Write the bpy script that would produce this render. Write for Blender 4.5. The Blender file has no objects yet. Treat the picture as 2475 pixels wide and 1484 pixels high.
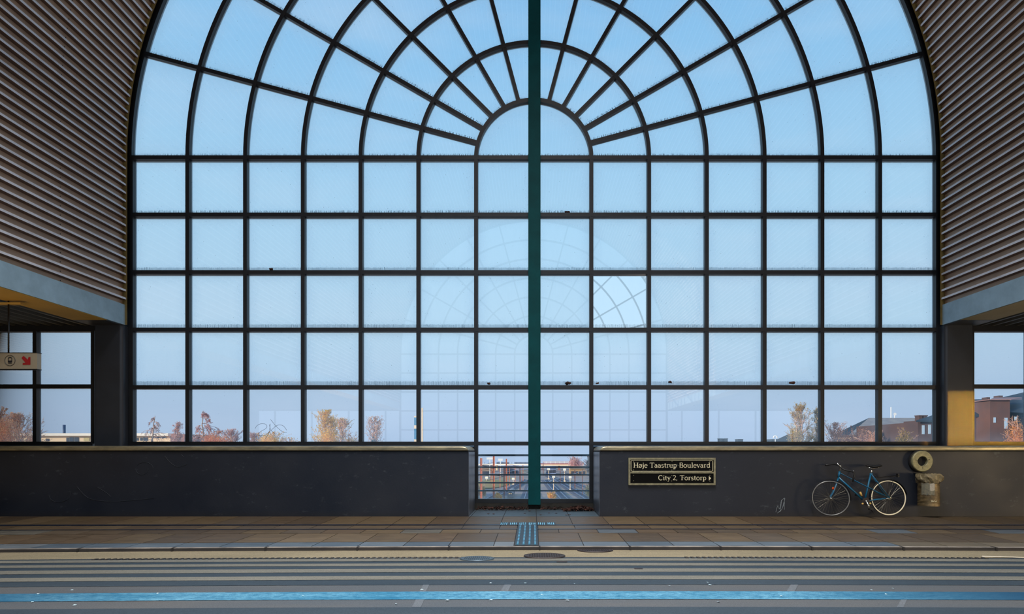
import bpy, math, random
from mathutils import Vector, Matrix
R = math.radians
PI = math.pi
C = bpy.context.scene.collection
F, CX, CY, CAMZ = 1500.0, 1290.0, 1090.0, 1.25     # lens in pixels, vanishing point, eye height

# ------------------------------------------------------------------ helpers
def P(px, py, D):
    return Vector(((px - CX) * D / F, D, CAMZ - (py - CY) * D / F))

class MB:
    def __init__(s):
        s.v = []; s.f = []; s.uv = {}; s.col = {}; s.smooth = set()
    def add(s, vs, fs, col=None, smooth=False):
        b = len(s.v); s.v += [tuple(v) for v in vs]
        for f in fs:
            i = len(s.f); s.f.append(tuple(b + k for k in f))
            if col is not None: s.col[i] = col
            if smooth: s.smooth.add(i)
        return b
    def box(s, a, b, col=None):
        x0, y0, z0 = [min(a[i], b[i]) for i in range(3)]; x1, y1, z1 = [max(a[i], b[i]) for i in range(3)]
        s.add([(x0,y0,z0),(x1,y0,z0),(x1,y1,z0),(x0,y1,z0),(x0,y0,z1),(x1,y0,z1),(x1,y1,z1),(x0,y1,z1)],
              [(0,3,2,1),(4,5,6,7),(0,1,5,4),(1,2,6,5),(2,3,7,6),(3,0,4,7)], col)
    def obox(s, A, B, w, d, up=Vector((0, 1, 0)), col=None):
        """bar from A to B, width w across, depth d along 'up'"""
        A = Vector(A); B = Vector(B); t = (B - A).normalized(); u = up.normalized(); n = t.cross(u).normalized()
        vs = []
        for p in (A, B):
            for (i, j) in ((-1,-1),(1,-1),(1,1),(-1,1)): vs.append(p + n * (i * w / 2) + u * (j * d / 2))
        s.add(vs, [(3,2,1,0),(4,5,6,7),(0,1,5,4),(1,2,6,5),(2,3,7,6),(3,0,4,7)], col)
    def tube(s, pts, r, seg=8, closed=False, col=None, cap=True):
        pts = [Vector(p) for p in pts]; n = len(pts)
        rs = r if isinstance(r, (list, tuple)) else [r] * n
        tang = []
        for i in range(n):
            if closed: t = pts[(i + 1) % n] - pts[i - 1]
            else: t = pts[min(i + 1, n - 1)] - pts[max(i - 1, 0)]
            tang.append(t.normalized() if t.length > 1e-9 else Vector((0, 0, 1)))
        a = Vector((0, 0, 1)) if abs(tang[0].z) < 0.9 else Vector((0, 1, 0))
        nrm = (a - tang[0] * a.dot(tang[0])).normalized()
        vs = []
        for i in range(n):
            nrm = nrm - tang[i] * nrm.dot(tang[i])
            nrm = nrm.normalized() if nrm.length > 1e-6 else tang[i].orthogonal().normalized()
            bi = tang[i].cross(nrm)
            for k in range(seg):
                an = 2 * PI * k / seg
                vs.append(pts[i] + (nrm * math.cos(an) + bi * math.sin(an)) * rs[i])
        fs = []
        for i in range(n if closed else n - 1):
            j = (i + 1) % n
            for k in range(seg):
                l = (k + 1) % seg
                fs.append((i*seg+k, i*seg+l, j*seg+l, j*seg+k))
        b = s.add(vs, fs, col, smooth=seg > 5)
        if not closed and cap:
            s.f.append(tuple(b + k for k in reversed(range(seg)))); s.f.append(tuple(b + (n-1)*seg + k for k in range(seg)))
    def lathe(s, prof, org, axis='z', seg=32, col=None, closed=False):
        """prof: list of (r, h)"""
        org = Vector(org); vs = []
        for (r, h) in prof:
            for k in range(seg):
                a = 2 * PI * k / seg; c, d = r * math.cos(a), r * math.sin(a)
                if axis == 'z': vs.append(org + Vector((c, d, h)))
                elif axis == 'y': vs.append(org + Vector((c, h, d)))
                else: vs.append(org + Vector((h, c, d)))
        fs = []; n = len(prof)
        for i in range(n if closed else n - 1):
            j = (i + 1) % n
            for k in range(seg):
                l = (k + 1) % seg; fs.append((i*seg+k, i*seg+l, j*seg+l, j*seg+k))
        s.add(vs, fs, col, smooth=True)
    def disc(s, org, r, axis='y', seg=24, col=None):
        org = Vector(org); vs = []
        for k in range(seg):
            a = 2*PI*k/seg; c, d = r*math.cos(a), r*math.sin(a)
            vs.append(org + (Vector((c,0,d)) if axis == 'y' else Vector((c,d,0)) if axis == 'z' else Vector((0,c,d))))
        s.add(vs, [tuple(range(seg))], col)
    def build(s, name, mat, parent=None, flat=False):
        me = bpy.data.meshes.new(name); me.from_pydata(s.v, [], s.f)
        if s.uv:
            uvl = me.uv_layers.new(name='UVMap')
            for p in me.polygons:
                for li, vi in zip(p.loop_indices, p.vertices): uvl.data[li].uv = s.uv.get(vi, (0.5, 0.5))
        if s.col:
            ca = me.color_attributes.new(name='tint', type='FLOAT_COLOR', domain='CORNER')
            for p in me.polygons:
                c = s.col.get(p.index, (0.5, 0.5, 0.5))
                for li in p.loop_indices: ca.data[li].color = (c[0], c[1], c[2], 1)
        if s.smooth and not flat:
            for i in s.smooth: me.polygons[i].use_smooth = True
        me.materials.append(mat)
        o = bpy.data.objects.new(name, me); C.objects.link(o)
        if parent: o.parent = parent; o.matrix_parent_inverse = parent.matrix_world.inverted() if False else Matrix.Translation(-parent.location)
        return o

def tag(o, label=None, cat=None, group=None, kind=None):
    if label: o['label'] = label
    if cat: o['category'] = cat
    if group: o['group'] = group
    if kind: o['kind'] = kind
    return o
def empty(name, loc, label=None, cat=None, group=None, kind=None):
    o = bpy.data.objects.new(name, None); C.objects.link(o); o.location = loc; o.empty_display_size = .1
    return tag(o, label, cat, group, kind)

# ------------------------------------------------------------------ materials
def lin(c):
    return tuple(((x/255)/12.92 if x/255 <= .04045 else ((x/255+.055)/1.055)**2.4) for x in c)
class NT:
    def __init__(s, name):
        s.m = bpy.data.materials.new(name); s.m.use_nodes = True; s.t = s.m.node_tree; s.t.nodes.clear()
        s.out = s.n('ShaderNodeOutputMaterial')
    def n(s, typ, **kw):
        x = s.t.nodes.new(typ)
        for k, v in kw.items():
            if k.startswith('i_'): x.inputs[k[2:].replace('_', ' ')].default_value = v
            else: setattr(x, k, v)
        return x
    def l(s, a, b): s.t.links.new(a, b)
    def noise(s, scale, detail=4, rough=.6, coord='Object', mscale=None):
        tc = s.n('ShaderNodeTexCoord'); nz = s.n('ShaderNodeTexNoise'); nz.inputs['Scale'].default_value = scale
        nz.inputs['Detail'].default_value = detail; nz.inputs['Roughness'].default_value = rough
        src = tc.outputs[coord]
        if mscale:
            mp = s.n('ShaderNodeMapping'); mp.inputs['Scale'].default_value = mscale; s.l(src, mp.inputs[0]); src = mp.outputs[0]
        s.l(src, nz.inputs['Vector']); return nz.outputs['Fac']
    def ramp(s, fac, stops):
        r = s.n('ShaderNodeValToRGB'); e = r.color_ramp.elements
        while len(e) > 1: e.remove(e[-1])
        e[0].position = stops[0][0]; e[0].color = (*stops[0][1], 1)
        for p, c in stops[1:]:
            q = e.new(p); q.color = (*c, 1)
        s.l(fac, r.inputs[0]); return r.outputs[0]
    def math(s, op, a, b=None, clamp=False):
        m = s.n('ShaderNodeMath'); m.operation = op; m.use_clamp = clamp
        for i, x in enumerate((a, b)):
            if x is None: continue
            if isinstance(x, (int, float)): m.inputs[i].default_value = x
            else: s.l(x, m.inputs[i])
        return m.outputs[0]
    def mixc(s, fac, a, b, mode='MIX'):
        m = s.n('ShaderNodeMix'); m.data_type = 'RGBA'; m.blend_type = mode
        for i, x in ((0, fac), (6, a), (7, b)):
            if isinstance(x, (int, float)): m.inputs[i].default_value = x
            elif isinstance(x, tuple): m.inputs[i].default_value = (*x[:3], 1)
            else: s.l(x, m.inputs[i])
        return m.outputs[2]
    def bsdf(s, col, rough=.6, metal=0, spec=.5, bump=None, bstr=.3, bdist=.01):
        b = s.n('ShaderNodeBsdfPrincipled')
        for k, x in (('Base Color', col), ('Roughness', rough), ('Metallic', metal), ('Specular IOR Level', spec)):
            if isinstance(x, tuple): b.inputs[k].default_value = (*x[:3], 1)
            elif isinstance(x, (int, float)): b.inputs[k].default_value = x
            else: s.l(x, b.inputs[k])
        if bump is not None:
            bp = s.n('ShaderNodeBump'); bp.inputs['Strength'].default_value = bstr; bp.inputs['Distance'].default_value = bdist
            s.l(bump, bp.inputs['Height']); s.l(bp.outputs[0], b.inputs['Normal'])
        s.l(b.outputs[0], s.out.inputs[0]); return b

def mat(name, c, rough=.6, metal=0, spec=.5, var=.25, scale=6, bstr=.15, c2=None, mscale=None):
    """paint / stone / metal with a mottled procedural colour (c in 0-255)"""
    n = NT(name); a = lin(c); b = lin(c2) if c2 else tuple(x * (1 - var) for x in a)
    f = n.noise(scale, mscale=mscale)
    col = n.ramp(f, [(.32, b), (.68, a)])
    n.bsdf(col, rough, metal, spec, bump=n.noise(scale * 6), bstr=bstr)
    return n.m

M = {}
M['frame'] = mat('dark_window_steel', (22, 23, 27), .42, .0, .5, .3, 5)
M['glint'] = mat('pale_blue_glint', (150, 185, 215), .3, .5, var=.15)  # blue of the light line under the bottom transom
M['teal'] = mat('teal_paint', (0, 70, 74), .6, 0, .15, .25, 3)
M['black'] = mat('black_rubber', (16, 16, 17), .5)
M['chrome'] = mat('chrome', (205, 205, 200), .25, 1, var=.1)
M['bluepaint'] = mat('bicycle_blue_paint', (10, 100, 138), .3, 0, .6, .2)
M['rimcream'] = mat('pale_tyre_wall', (250, 238, 205), .5, var=.15)
M['rimgrey'] = mat('grey_metal_rim', (120, 120, 118), .35, .5, var=.2)
M['spoke'] = mat('spoke_steel', (150, 145, 130), .35, .9, var=.2)
M['orange'] = mat('orange_reflector', (215, 80, 15), .25, var=.2)
M['reflector'] = mat('amber_pedal', (220, 180, 100), .3, var=.2)
M['concrete'] = mat('painted_concrete_beam', (156, 184, 200), .7, var=.25, scale=2.5, bstr=.3)
M['soffit'] = mat('golden_lit_soffit', (205, 165, 80), .7, var=.15, scale=2)  # golden reflected light on the left soffit put into the colour
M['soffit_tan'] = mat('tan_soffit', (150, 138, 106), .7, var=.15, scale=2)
M['closure'] = mat('ochre_closure_strip', (124, 104, 54), .7, var=.35, scale=8)
M['column'] = mat('dark_column_paint', (44, 48, 56), .45, var=.2, scale=2)
M['brass'] = mat('tarnished_sign_metal', (148, 142, 112), .5, .2, var=.45, scale=14)
M['signblack'] = mat('black_enamel', (9, 9, 8), .7, 0, .1, .3, 20)
M['signtext'] = mat('cream_lettering', (225, 215, 178), .5, var=.12, scale=30)
M['galv'] = mat('galvanised_metal', (150, 145, 110), .5, .3, var=.4, scale=18)
M['hole'] = mat('dark_hollow', (8, 8, 9), .8)
M['plastic'] = mat('crumpled_bag', (150, 135, 100), .35, var=.6, scale=22, bstr=.8)
M['paper'] = mat('torn_paper', (180, 172, 155), .7, var=.3, scale=30)
M['panel'] = mat('grey_sign_panel', (150, 142, 125), .5, var=.12, scale=4)
M['red'] = mat('red_arrow', (150, 22, 30), .5, var=.1)
M['ink'] = mat('black_ink', (18, 18, 28), .5)
M['chalk'] = mat('chalk_white', (150, 160, 165), .8, var=.4, scale=30)
M['leafpile'] = mat('dry_brown_leaf', (78, 42, 28), .8, c2=(28, 16, 12), scale=9)
M['iron'] = mat('cast_iron', (52, 44, 42), .6, .3, var=.4, scale=20)
M['ironblue'] = mat('wet_iron_grate', (80, 95, 105), .45, .4, var=.4, scale=20)
M['wire'] = mat('spike_wire', (70, 104, 128), .6, var=.2)
M['guard'] = mat('guard_rail_paint', (34, 52, 70), .5, var=.2)
M['plinth'] = mat('mossy_plinth', (44, 42, 36), .85, c2=(22, 22, 20), scale=7)
M['stick'] = mat('pale_stick', (205, 195, 175), .6, var=.1)
M['litter'] = mat('pale_litter', (170, 195, 205), .6, var=.1)

# parapet wall: dark blue grey paint with smudges
def m_parapet():
    n = NT('parapet_paint')
    a = n.noise(1.1, 5, .6); b = n.noise(5.5, 8, .7, mscale=(1, 1, 1.6))
    base = n.ramp(a, [(.3, lin((20, 26, 38))), (.7, lin((32, 36, 45)))])
    sm = n.ramp(b, [(.6, (0, 0, 0)), (.74, (.22, .22, .22))])
    col = n.mixc(sm, base, lin((120, 125, 130)))
    sep = n.n('ShaderNodeSeparateXYZ'); tc = n.n('ShaderNodeTexCoord'); n.l(tc.outputs['Object'], sep.inputs[0])
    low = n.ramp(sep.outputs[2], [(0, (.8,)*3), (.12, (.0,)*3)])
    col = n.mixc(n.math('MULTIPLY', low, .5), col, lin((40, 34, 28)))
    n.bsdf(col, n.ramp(a, [(.3, (.45,)*3), (.7, (.6,)*3)]), spec=.4, bump=n.noise(30), bstr=.12)
    return n.m
M['parapet'] = m_parapet()

def m_cap():
    n = NT('metal_wall_cap')
    col = n.ramp(n.noise(2.2, 6, .7, mscale=(1, 1, 4)), [(.35, lin((112, 106, 88))), (.65, lin((160, 148, 116)))])
    n.bsdf(col, .38, .45, bump=n.noise(9), bstr=.1); return n.m
M['cap'] = m_cap()

def m_vault():
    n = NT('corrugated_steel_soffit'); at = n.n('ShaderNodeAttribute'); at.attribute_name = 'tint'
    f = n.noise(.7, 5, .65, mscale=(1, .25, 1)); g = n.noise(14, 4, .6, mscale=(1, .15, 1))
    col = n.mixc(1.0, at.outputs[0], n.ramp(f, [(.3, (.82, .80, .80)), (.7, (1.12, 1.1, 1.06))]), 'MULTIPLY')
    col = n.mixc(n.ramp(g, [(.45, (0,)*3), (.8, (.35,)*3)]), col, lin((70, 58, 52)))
    n.bsdf(col, .45, .1, .5, bump=g, bstr=.08); return n.m
M['vault'] = m_vault()
M['aisle'] = mat('aisle_corrugated_metal', (92, 88, 78), .45, .4, var=.3, scale=2, mscale=(1, .2, 1))

def m_road(name, c1, c2, spec=.18, rough=.6, speck=.0, c3=None):
    n = NT(name)
    a = n.noise(1.3, 6, .7, mscale=(.35, 1.4, 1)); b = n.noise(90, 3, .7); c = n.noise(22 if c3 else 14, 6, .8, mscale=(.7, 1, 1))
    k_ = .50; col = n.ramp(a, [(.3, tuple(q*k_ for q in lin(c1))), (.7, tuple(q*k_ for q in lin(c2)))])
    grain = n.ramp(b, [(.35, (.55,)*3), (.65, (1.25,)*3)])
    col = n.mixc(.75, col, grain, 'MULTIPLY')
    if c3:
        col = n.mixc(n.ramp(c, [(.42, (0,)*3), (.62, (.8,)*3)]), col, lin(c3))
        tc = n.n('ShaderNodeTexCoord'); sp = n.n('ShaderNodeSeparateXYZ'); n.l(tc.outputs['Object'], sp.inputs[0])
        end_mix = n.math('MULTIPLY', n.math('SUBTRACT', n.math('ABSOLUTE', n.math('ADD', sp.outputs[0], .6)), 3.0), .45, True)  # mixes in a darker blue towards both ends of the band
        col = n.mixc(end_mix, col, lin((20, 58, 84)))
    n.bsdf(col, rough, 0, spec, bump=b, bstr=.35, bdist=.006); return n.m
M['asphalt'] = m_road('asphalt', (92, 100, 108), (108, 108, 108), rough=.6)
M['asphalt_dark'] = m_road('dark_asphalt', (58, 72, 84), (70, 82, 92), rough=.6)
M['patch'] = m_road('repair_asphalt', (112, 120, 128), (124, 128, 132), rough=.6)
M['stripe'] = m_road('worn_white_paint', (126, 125, 116), (146, 144, 132), rough=.6)
M['gutter'] = m_road('sandstone_gutter', (158, 146, 118), (188, 174, 142), rough=.65)
M['bluelane'] = m_road('blue_lane_paint', (44, 130, 170), (140, 205, 232), rough=.5, c3=(18, 78, 108))
M['joint'] = mat('sand_joint', (34, 30, 28), .8, var=.4)

def m_slab():
    n = NT('paving_slab'); at = n.n('ShaderNodeAttribute'); at.attribute_name = 'tint'
    g = n.noise(8, 6, .7, mscale=(.4, 1, 1))
    col = n.mixc(.8, at.outputs[0], n.ramp(g, [(.3, (.7,)*3), (.7, (1.2,)*3)]), 'MULTIPLY')
    n.bsdf(col, n.ramp(g, [(.3, (.42,)*3), (.7, (.62,)*3)]), 0, .5, bump=n.noise(60), bstr=.2, bdist=.005); return n.m
M['slab'] = m_slab()
def m_tint(name):
    n = NT(name); at = n.n('ShaderNodeAttribute'); at.attribute_name = 'tint'
    d_ = n.n('ShaderNodeBsdfDiffuse'); t_l = n.n('ShaderNodeBsdfTranslucent'); mx_ = n.n('ShaderNodeMixShader'); mx_.inputs[0].default_value = .5
    g = n.mixc(1.0, at.outputs[0], n.ramp(n.noise(1.5), [(.3, (.8,)*3), (.7, (1.15,)*3)]), 'MULTIPLY')
    n.l(g, d_.inputs[0]); n.l(g, t_l.inputs[0]); n.l(d_.outputs[0], mx_.inputs[1]); n.l(t_l.outputs[0], mx_.inputs[2]); n.l(mx_.outputs[0], n.out.inputs[0]); return n.m
M['leaf'] = m_tint('autumn_leaves')

# glass: thin, slightly reflective, dusty towards the pane edges
def m_glass(name, dirt, edge, refl, tint=(.97, .985, 1), speck=.5):
    n = NT(name)
    tr = n.n('ShaderNodeBsdfTransparent'); tr.inputs[0].default_value = (*tint, 1)
    gl = n.n('ShaderNodeBsdfGlossy'); gl.inputs['Roughness'].default_value = .012; gl.inputs['Color'].default_value = (1, 1, 1, 1)
    tl = n.n('ShaderNodeBsdfTranslucent'); tl.inputs[0].default_value = (.78, .93, .97, 1)
    uv = n.n('ShaderNodeUVMap'); sp = n.n('ShaderNodeSeparateXYZ'); n.l(uv.outputs[0], sp.inputs[0])
    def edged(o): return n.math('MINIMUM', o, n.math('SUBTRACT', 1.0, o))
    d = n.math('MINIMUM', edged(sp.outputs[0]), edged(sp.outputs[1]))
    nz = n.noise(3.5, 5, .7); nf = n.noise(9, 5, .7, mscale=(1, 1, .3))
    dd = n.math('SUBTRACT', d, n.math('MULTIPLY', nz, .12))
    e = n.math('SUBTRACT', 1.0, n.math('DIVIDE', n.math('MAXIMUM', dd, 0.0), .22), True)
    e = n.math('MULTIPLY', n.math('POWER', e, 1.6), edge)
    dirtf = n.math('ADD', n.math('MULTIPLY', n.ramp(nf, [(.3, (.55,)*3), (.75, (1,)*3)]), dirt), e, True)
    m1 = n.n('ShaderNodeMixShader'); n.l(dirtf, m1.inputs[0]); n.l(tr.outputs[0], m1.inputs[1]); n.l(tl.outputs[0], m1.inputs[2])
    # little dark flecks and scratches stuck to the pane
    vo = n.n('ShaderNodeTexVoronoi'); vo.inputs['Scale'].default_value = 15; tc = n.n('ShaderNodeTexCoord')
    mp = n.n('ShaderNodeMapping'); mp.inputs['Scale'].default_value = (1, 1, .6); n.l(tc.outputs['Object'], mp.inputs[0]); n.l(mp.outputs[0], vo.inputs['Vector'])
    sel = n.math('GREATER_THAN', n.math('ADD', n.noise(4.1, 2, .5), n.math('MULTIPLY', e, .6)), .58)
    fl = n.math('MULTIPLY', n.math('MULTIPLY', n.math('LESS_THAN', vo.outputs['Distance'], .075), sel), speck)
    df = n.n('ShaderNodeBsdfDiffuse'); df.inputs[0].default_value = (.02, .08, .12, 1)
    m2 = n.n('ShaderNodeMixShader'); n.l(fl, m2.inputs[0]); n.l(m1.outputs[0], m2.inputs[1]); n.l(df.outputs[0], m2.inputs[2])
    m3 = n.n('ShaderNodeMixShader')
    fr = n.n('ShaderNodeFresnel'); fr.inputs[0].default_value = 1.5
    n.l(n.math('MULTIPLY', fr.outputs[0], refl, True), m3.inputs[0]); n.l(m2.outputs[0], m3.inputs[1]); n.l(gl.outputs[0], m3.inputs[2])
    n.l(m3.outputs[0], n.out.inputs[0]); return n.m
M['glass'] = m_glass('dusty_glass', .12, .30, 1.45, (.680, .700, .700))
M['glass_clean'] = m_glass('clean_glass', .05, .10, 2.1, (.66, .67, .68), .2)
M['glass_bright'] = m_glass('mirror_like_glass', .10, .02, 7.0, (.72, .72, .71), 0)
M['glass_low'] = m_glass('low_glass', .06, .12, .8, (.70, .71, .73), .1)

# ------------------------------------------------------------------ camera
cam = bpy.data.cameras.new('camera'); co = bpy.data.objects.new('camera', cam); C.objects.link(co)
co.location = (0, 0, CAMZ); co.rotation_euler = (PI/2, 0, 0)
cam.sensor_width = 36; cam.lens = F / 2475 * 36; cam.shift_x = (1237.5 - CX) / 2475; cam.shift_y = (CY - 742) / 2475
cam.clip_end = 3000; cam.clip_start = .05
bpy.context.scene.camera = co

# ------------------------------------------------------------------ world and sun
w = bpy.data.worlds.new('sky'); bpy.context.scene.world = w; w.use_nodes = True; t = w.node_tree; t.nodes.clear()
def wn(typ): return t.nodes.new(typ)
tc = wn('ShaderNodeTexCoord'); sep = wn('ShaderNodeSeparateXYZ'); t.links.new(tc.outputs['Generated'], sep.inputs[0])
rp = wn('ShaderNodeValToRGB'); e = rp.color_ramp.elements
st = [(0.0, (174, 196, 224)), (.05, (177, 201, 229)), (.18, (184, 215, 238)), (.36, (170, 212, 242)), (.55, (140, 196, 240)), (.8, (100, 160, 225)), (1, (84, 140, 210))]
e[0].position = st[0][0]; e[0].color = (*lin(st[0][1]), 1); e[1].position = st[1][0]; e[1].color = (*lin(st[1][1]), 1)
for p, c in st[2:]:
    q = e.new(p); q.color = (*lin(c), 1)
t.links.new(sep.outputs[2], rp.inputs[0])
mp = wn('ShaderNodeMapping'); mp.inputs['Scale'].default_value = (1, 1, 4.5); t.links.new(tc.outputs['Generated'], mp.inputs[0])
nz = wn('ShaderNodeTexNoise'); nz.inputs['Scale'].default_value = 2.6; nz.inputs['Detail'].default_value = 5; t.links.new(mp.outputs[0], nz.inputs['Vector'])
cr = wn('ShaderNodeValToRGB'); cr.color_ramp.elements[0].position = .48; cr.color_ramp.elements[1].position = .75
cr.color_ramp.elements[1].color = (.45, .45, .45, 1); t.links.new(nz.outputs['Fac'], cr.inputs[0])
mx = wn('ShaderNodeMix'); mx.data_type = 'RGBA'; t.links.new(cr.outputs[0], mx.inputs[0]); t.links.new(rp.outputs[0], mx.inputs[6]); mx.inputs[7].default_value = (*lin((198, 218, 240)), 1)
bg = wn('ShaderNodeBackground'); bg.inputs[1].default_value = 1.5; t.links.new(mx.outputs[2], bg.inputs[0])
ow = wn('ShaderNodeOutputWorld'); t.links.new(bg.outputs[0], ow.inputs[0])

sun = bpy.data.lights.new('sun', 'SUN'); sun.energy = 6.8; sun.color = (1, .86, .68); sun.angle = R(.6)
so = bpy.data.objects.new('sun', sun); C.objects.link(so)
d = Vector((math.sin(R(58)) * math.cos(R(11)), math.cos(R(58)) * math.cos(R(11)), -math.sin(R(11))))
so.rotation_euler = d.to_track_quat('-Z', 'Y').to_euler()
def area(name, loc, to, sx, sy, power, col, spread=180):
    l = bpy.data.lights.new(name, 'AREA'); l.shape = 'RECTANGLE'; l.size = sx; l.size_y = sy; l.energy = power; l.color = col; l.spread = R(spread)
    o = bpy.data.objects.new(name, l); C.objects.link(o); o.location = loc
    o.rotation_euler = (Vector(to) - Vector(loc)).to_track_quat('-Z', 'Y').to_euler(); return o

# ------------------------------------------------------------------ glazed end wall
U = 1.24
DG = F * U / 139.6                       # front plane of the window bars
def zg(py): return CAMZ - (py - CY) * DG / F
ZR = [zg(y) for y in (380, 518.5, 657.5, 796.5, 935.5, 1072, 1211)]   # rails, top to bottom
ZC = ZR[0]; BW, BD = .082, .13; GY = DG + .096
RV = 8.69                                # half width of the hall / radius of the vault
YR = DG - 26.85                          # the far end of the hall, behind the camera

def arcpts(r, a0, a1, n, y): return [Vector((r * math.cos(a0 + (a1-a0)*i/n), y, ZC + r * math.sin(a0 + (a1-a0)*i/n))) for i in range(n + 1)]
def arcbar(mb, r, w, d, yc, n=96, a0=0, a1=PI):
    vs = []
    for i in range(n + 1):
        a = a0 + (a1 - a0) * i / n
        for (q, y) in ((r - w/2, yc - d/2), (r + w/2, yc - d/2), (r + w/2, yc + d/2), (r - w/2, yc + d/2)):
            vs.append((q * math.cos(a), y, ZC + q * math.sin(a)))
    fs = []
    for i in range(n):
        for k in range(4):
            l = (k + 1) % 4; fs.append((i*4+k, (i+1)*4+k, (i+1)*4+l, i*4+l))
    fs += [(0, 1, 2, 3), (n*4+3, n*4+2, n*4+1, n*4)]
    mb.add(vs, fs)

def end_window(name, label, front):
    root = empty(name, (0, DG, ZR[5]), label, None, None, 'structure')
    yc = DG + BD/2
    for k in range(-6, 7):
        if k == 0: continue
        m = MB(); x = k * U
        zb = ZR[6] if abs(k) == 1 else ZR[5]
        m.box((x - BW/2, DG, zb), (x + BW/2, DG + BD, ZC)); m.build('mullion', M['frame'], root)
    for s in (-1, 1):
        m = MB(); m.box((s*7*U - .045, DG - .004, ZR[5] - .05), (s*7*U + .075, DG + BD, ZC)); m.build('jamb', M['frame'], root)
    for i, z in enumerate(ZR[:6]):
        for s in (-1, 1):
            m = MB(); m.box((s * .0, DG - .003, z - BW/2), (s * 7 * U, DG + BD + .03, z + BW/2)); m.build('transom', M['frame'], root)
    m = MB(); m.box((-U - BW/2, DG - .02, ZR[6] - .045), (U + BW/2, DG + BD, ZR[6] + .045)); m.build('bottom_rail', M['frame'], root)
    for k in range(1, 7):
        m = MB(); arcbar(m, k * U, BW, BD, yc); m.build('arch_bar', M['frame'], root)
    m = MB(); arcbar(m, 7 * U + .015, .12, BD, yc, 128); m.build('arch_rim', M['frame'], root)
    for j in range(1, 12):
        if j == 6: continue
        a = j * PI / 12; m = MB(); dv = Vector((math.cos(a), 0, math.sin(a)))
        A = Vector((0, yc, ZC)) + dv * U; B = Vector((0, yc, ZC)) + dv * 7 * U
        m.obox(A, B, BW, BD - .01); m.build('spoke_bar', M['frame'], root)
    for s in (-1, 1):
        m = MB(); m.box((s*(U + BW/2), DG + .03, .0), (s*(7*U + .1), DG + BD, ZR[5] - BW/2)); m.build('lower_panel', M['frame'], root)
        m = MB(); m.box((s*(U + BW/2), DG + .005, ZR[5] - BW/2 - .02), (s*(7*U + .1), DG + .03, ZR[5] - BW/2 - .006)); m.build('glint_strip', M['glint'], root)  # thin pale strip added for the light line below the transom
    # panes
    def quad(m, x0, x1, z0, z1):
        b = m.add([(x0, GY, z0), (x1, GY, z0), (x1, GY, z1), (x0, GY, z1)], [(0, 1, 2, 3)])
        for i, q in enumerate(((0,0),(1,0),(1,1),(0,1))): m.uv[b+i] = q
    g, gc, gb = MB(), MB(), MB()
    for r in range(5):
        for k in range(-7, 7):
            tgt = g
            if r == 4: tgt = gc
            if r == 2 and k == 1 and front: tgt = gb
            quad(tgt, k*U, (k+1)*U, ZR[r+1], ZR[r])
    gl = MB()
    for k in (-1, 0): quad(gl, k*U, (k+1)*U, ZR[6], ZR[5])
    for ring in range(0, 7):
        secs = 12 if ring else 2; sub = 6 if ring else 18
        for j in range(secs):
            a0, a1 = PI*j/secs, PI*(j+1)/secs; vs = []; uv = []
            for i in range(sub + 1):
                a = a0 + (a1-a0)*i/sub
                for q, rr in ((0, ring*U), (1, (ring+1)*U)):
                    vs.append((rr*math.cos(a), GY, ZC + rr*math.sin(a))); uv.append((i/sub if ring else .5 + .5*i/sub*0, q if ring else .35 + .65*q))
            b = g.add(vs, [(2*i, 2*i+1, 2*i+3, 2*i+2) for i in range(sub)])
            for i, q in enumerate(uv): g.uv[b+i] = q
    g.build('glazing', M['glass'], root); gc.build('glazing', M['glass_clean'], root)
    gl.build('glazing', M['glass_low'], root)
    if front:
        tag(gb.build('pane', M['glass_bright'], root), 'brighter pane that mirrors the opposite arched window')
    return root
win = end_window('window_1', 'great arched station window of fanned and square panes in dark steel bars', True)

# the same glazed end stands behind the camera: a copy turned round
def copy_tree(o, parent=None):
    c = o.copy(); C.objects.link(c)
    if parent: c.parent = parent; c.matrix_parent_inverse = o.matrix_parent_inverse.copy()
    for ch in list(o.children):
        if not ch.name.startswith(('glazing', 'pane')): copy_tree(ch, c)      # glass left out to let more daylight in
    return c
rear = copy_tree(win); rear.name = 'window_4'; rear.location = (0, YR, ZR[5]); rear.rotation_euler = (0, 0, PI)
rear['label'] = 'matching arched window at the opposite end of the hall'

# teal post up the middle
m = MB(); m.box((-.115, DG - .10, .105), (.145, DG + .12, ZC + 8.75))
for (a, b) in ((-.115, -.109), (.139, .145)): pass
post = m.build('steel_post', M['teal'])
tag(post, 'tall dark teal steel post up the middle of the arched window', 'post')

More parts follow.
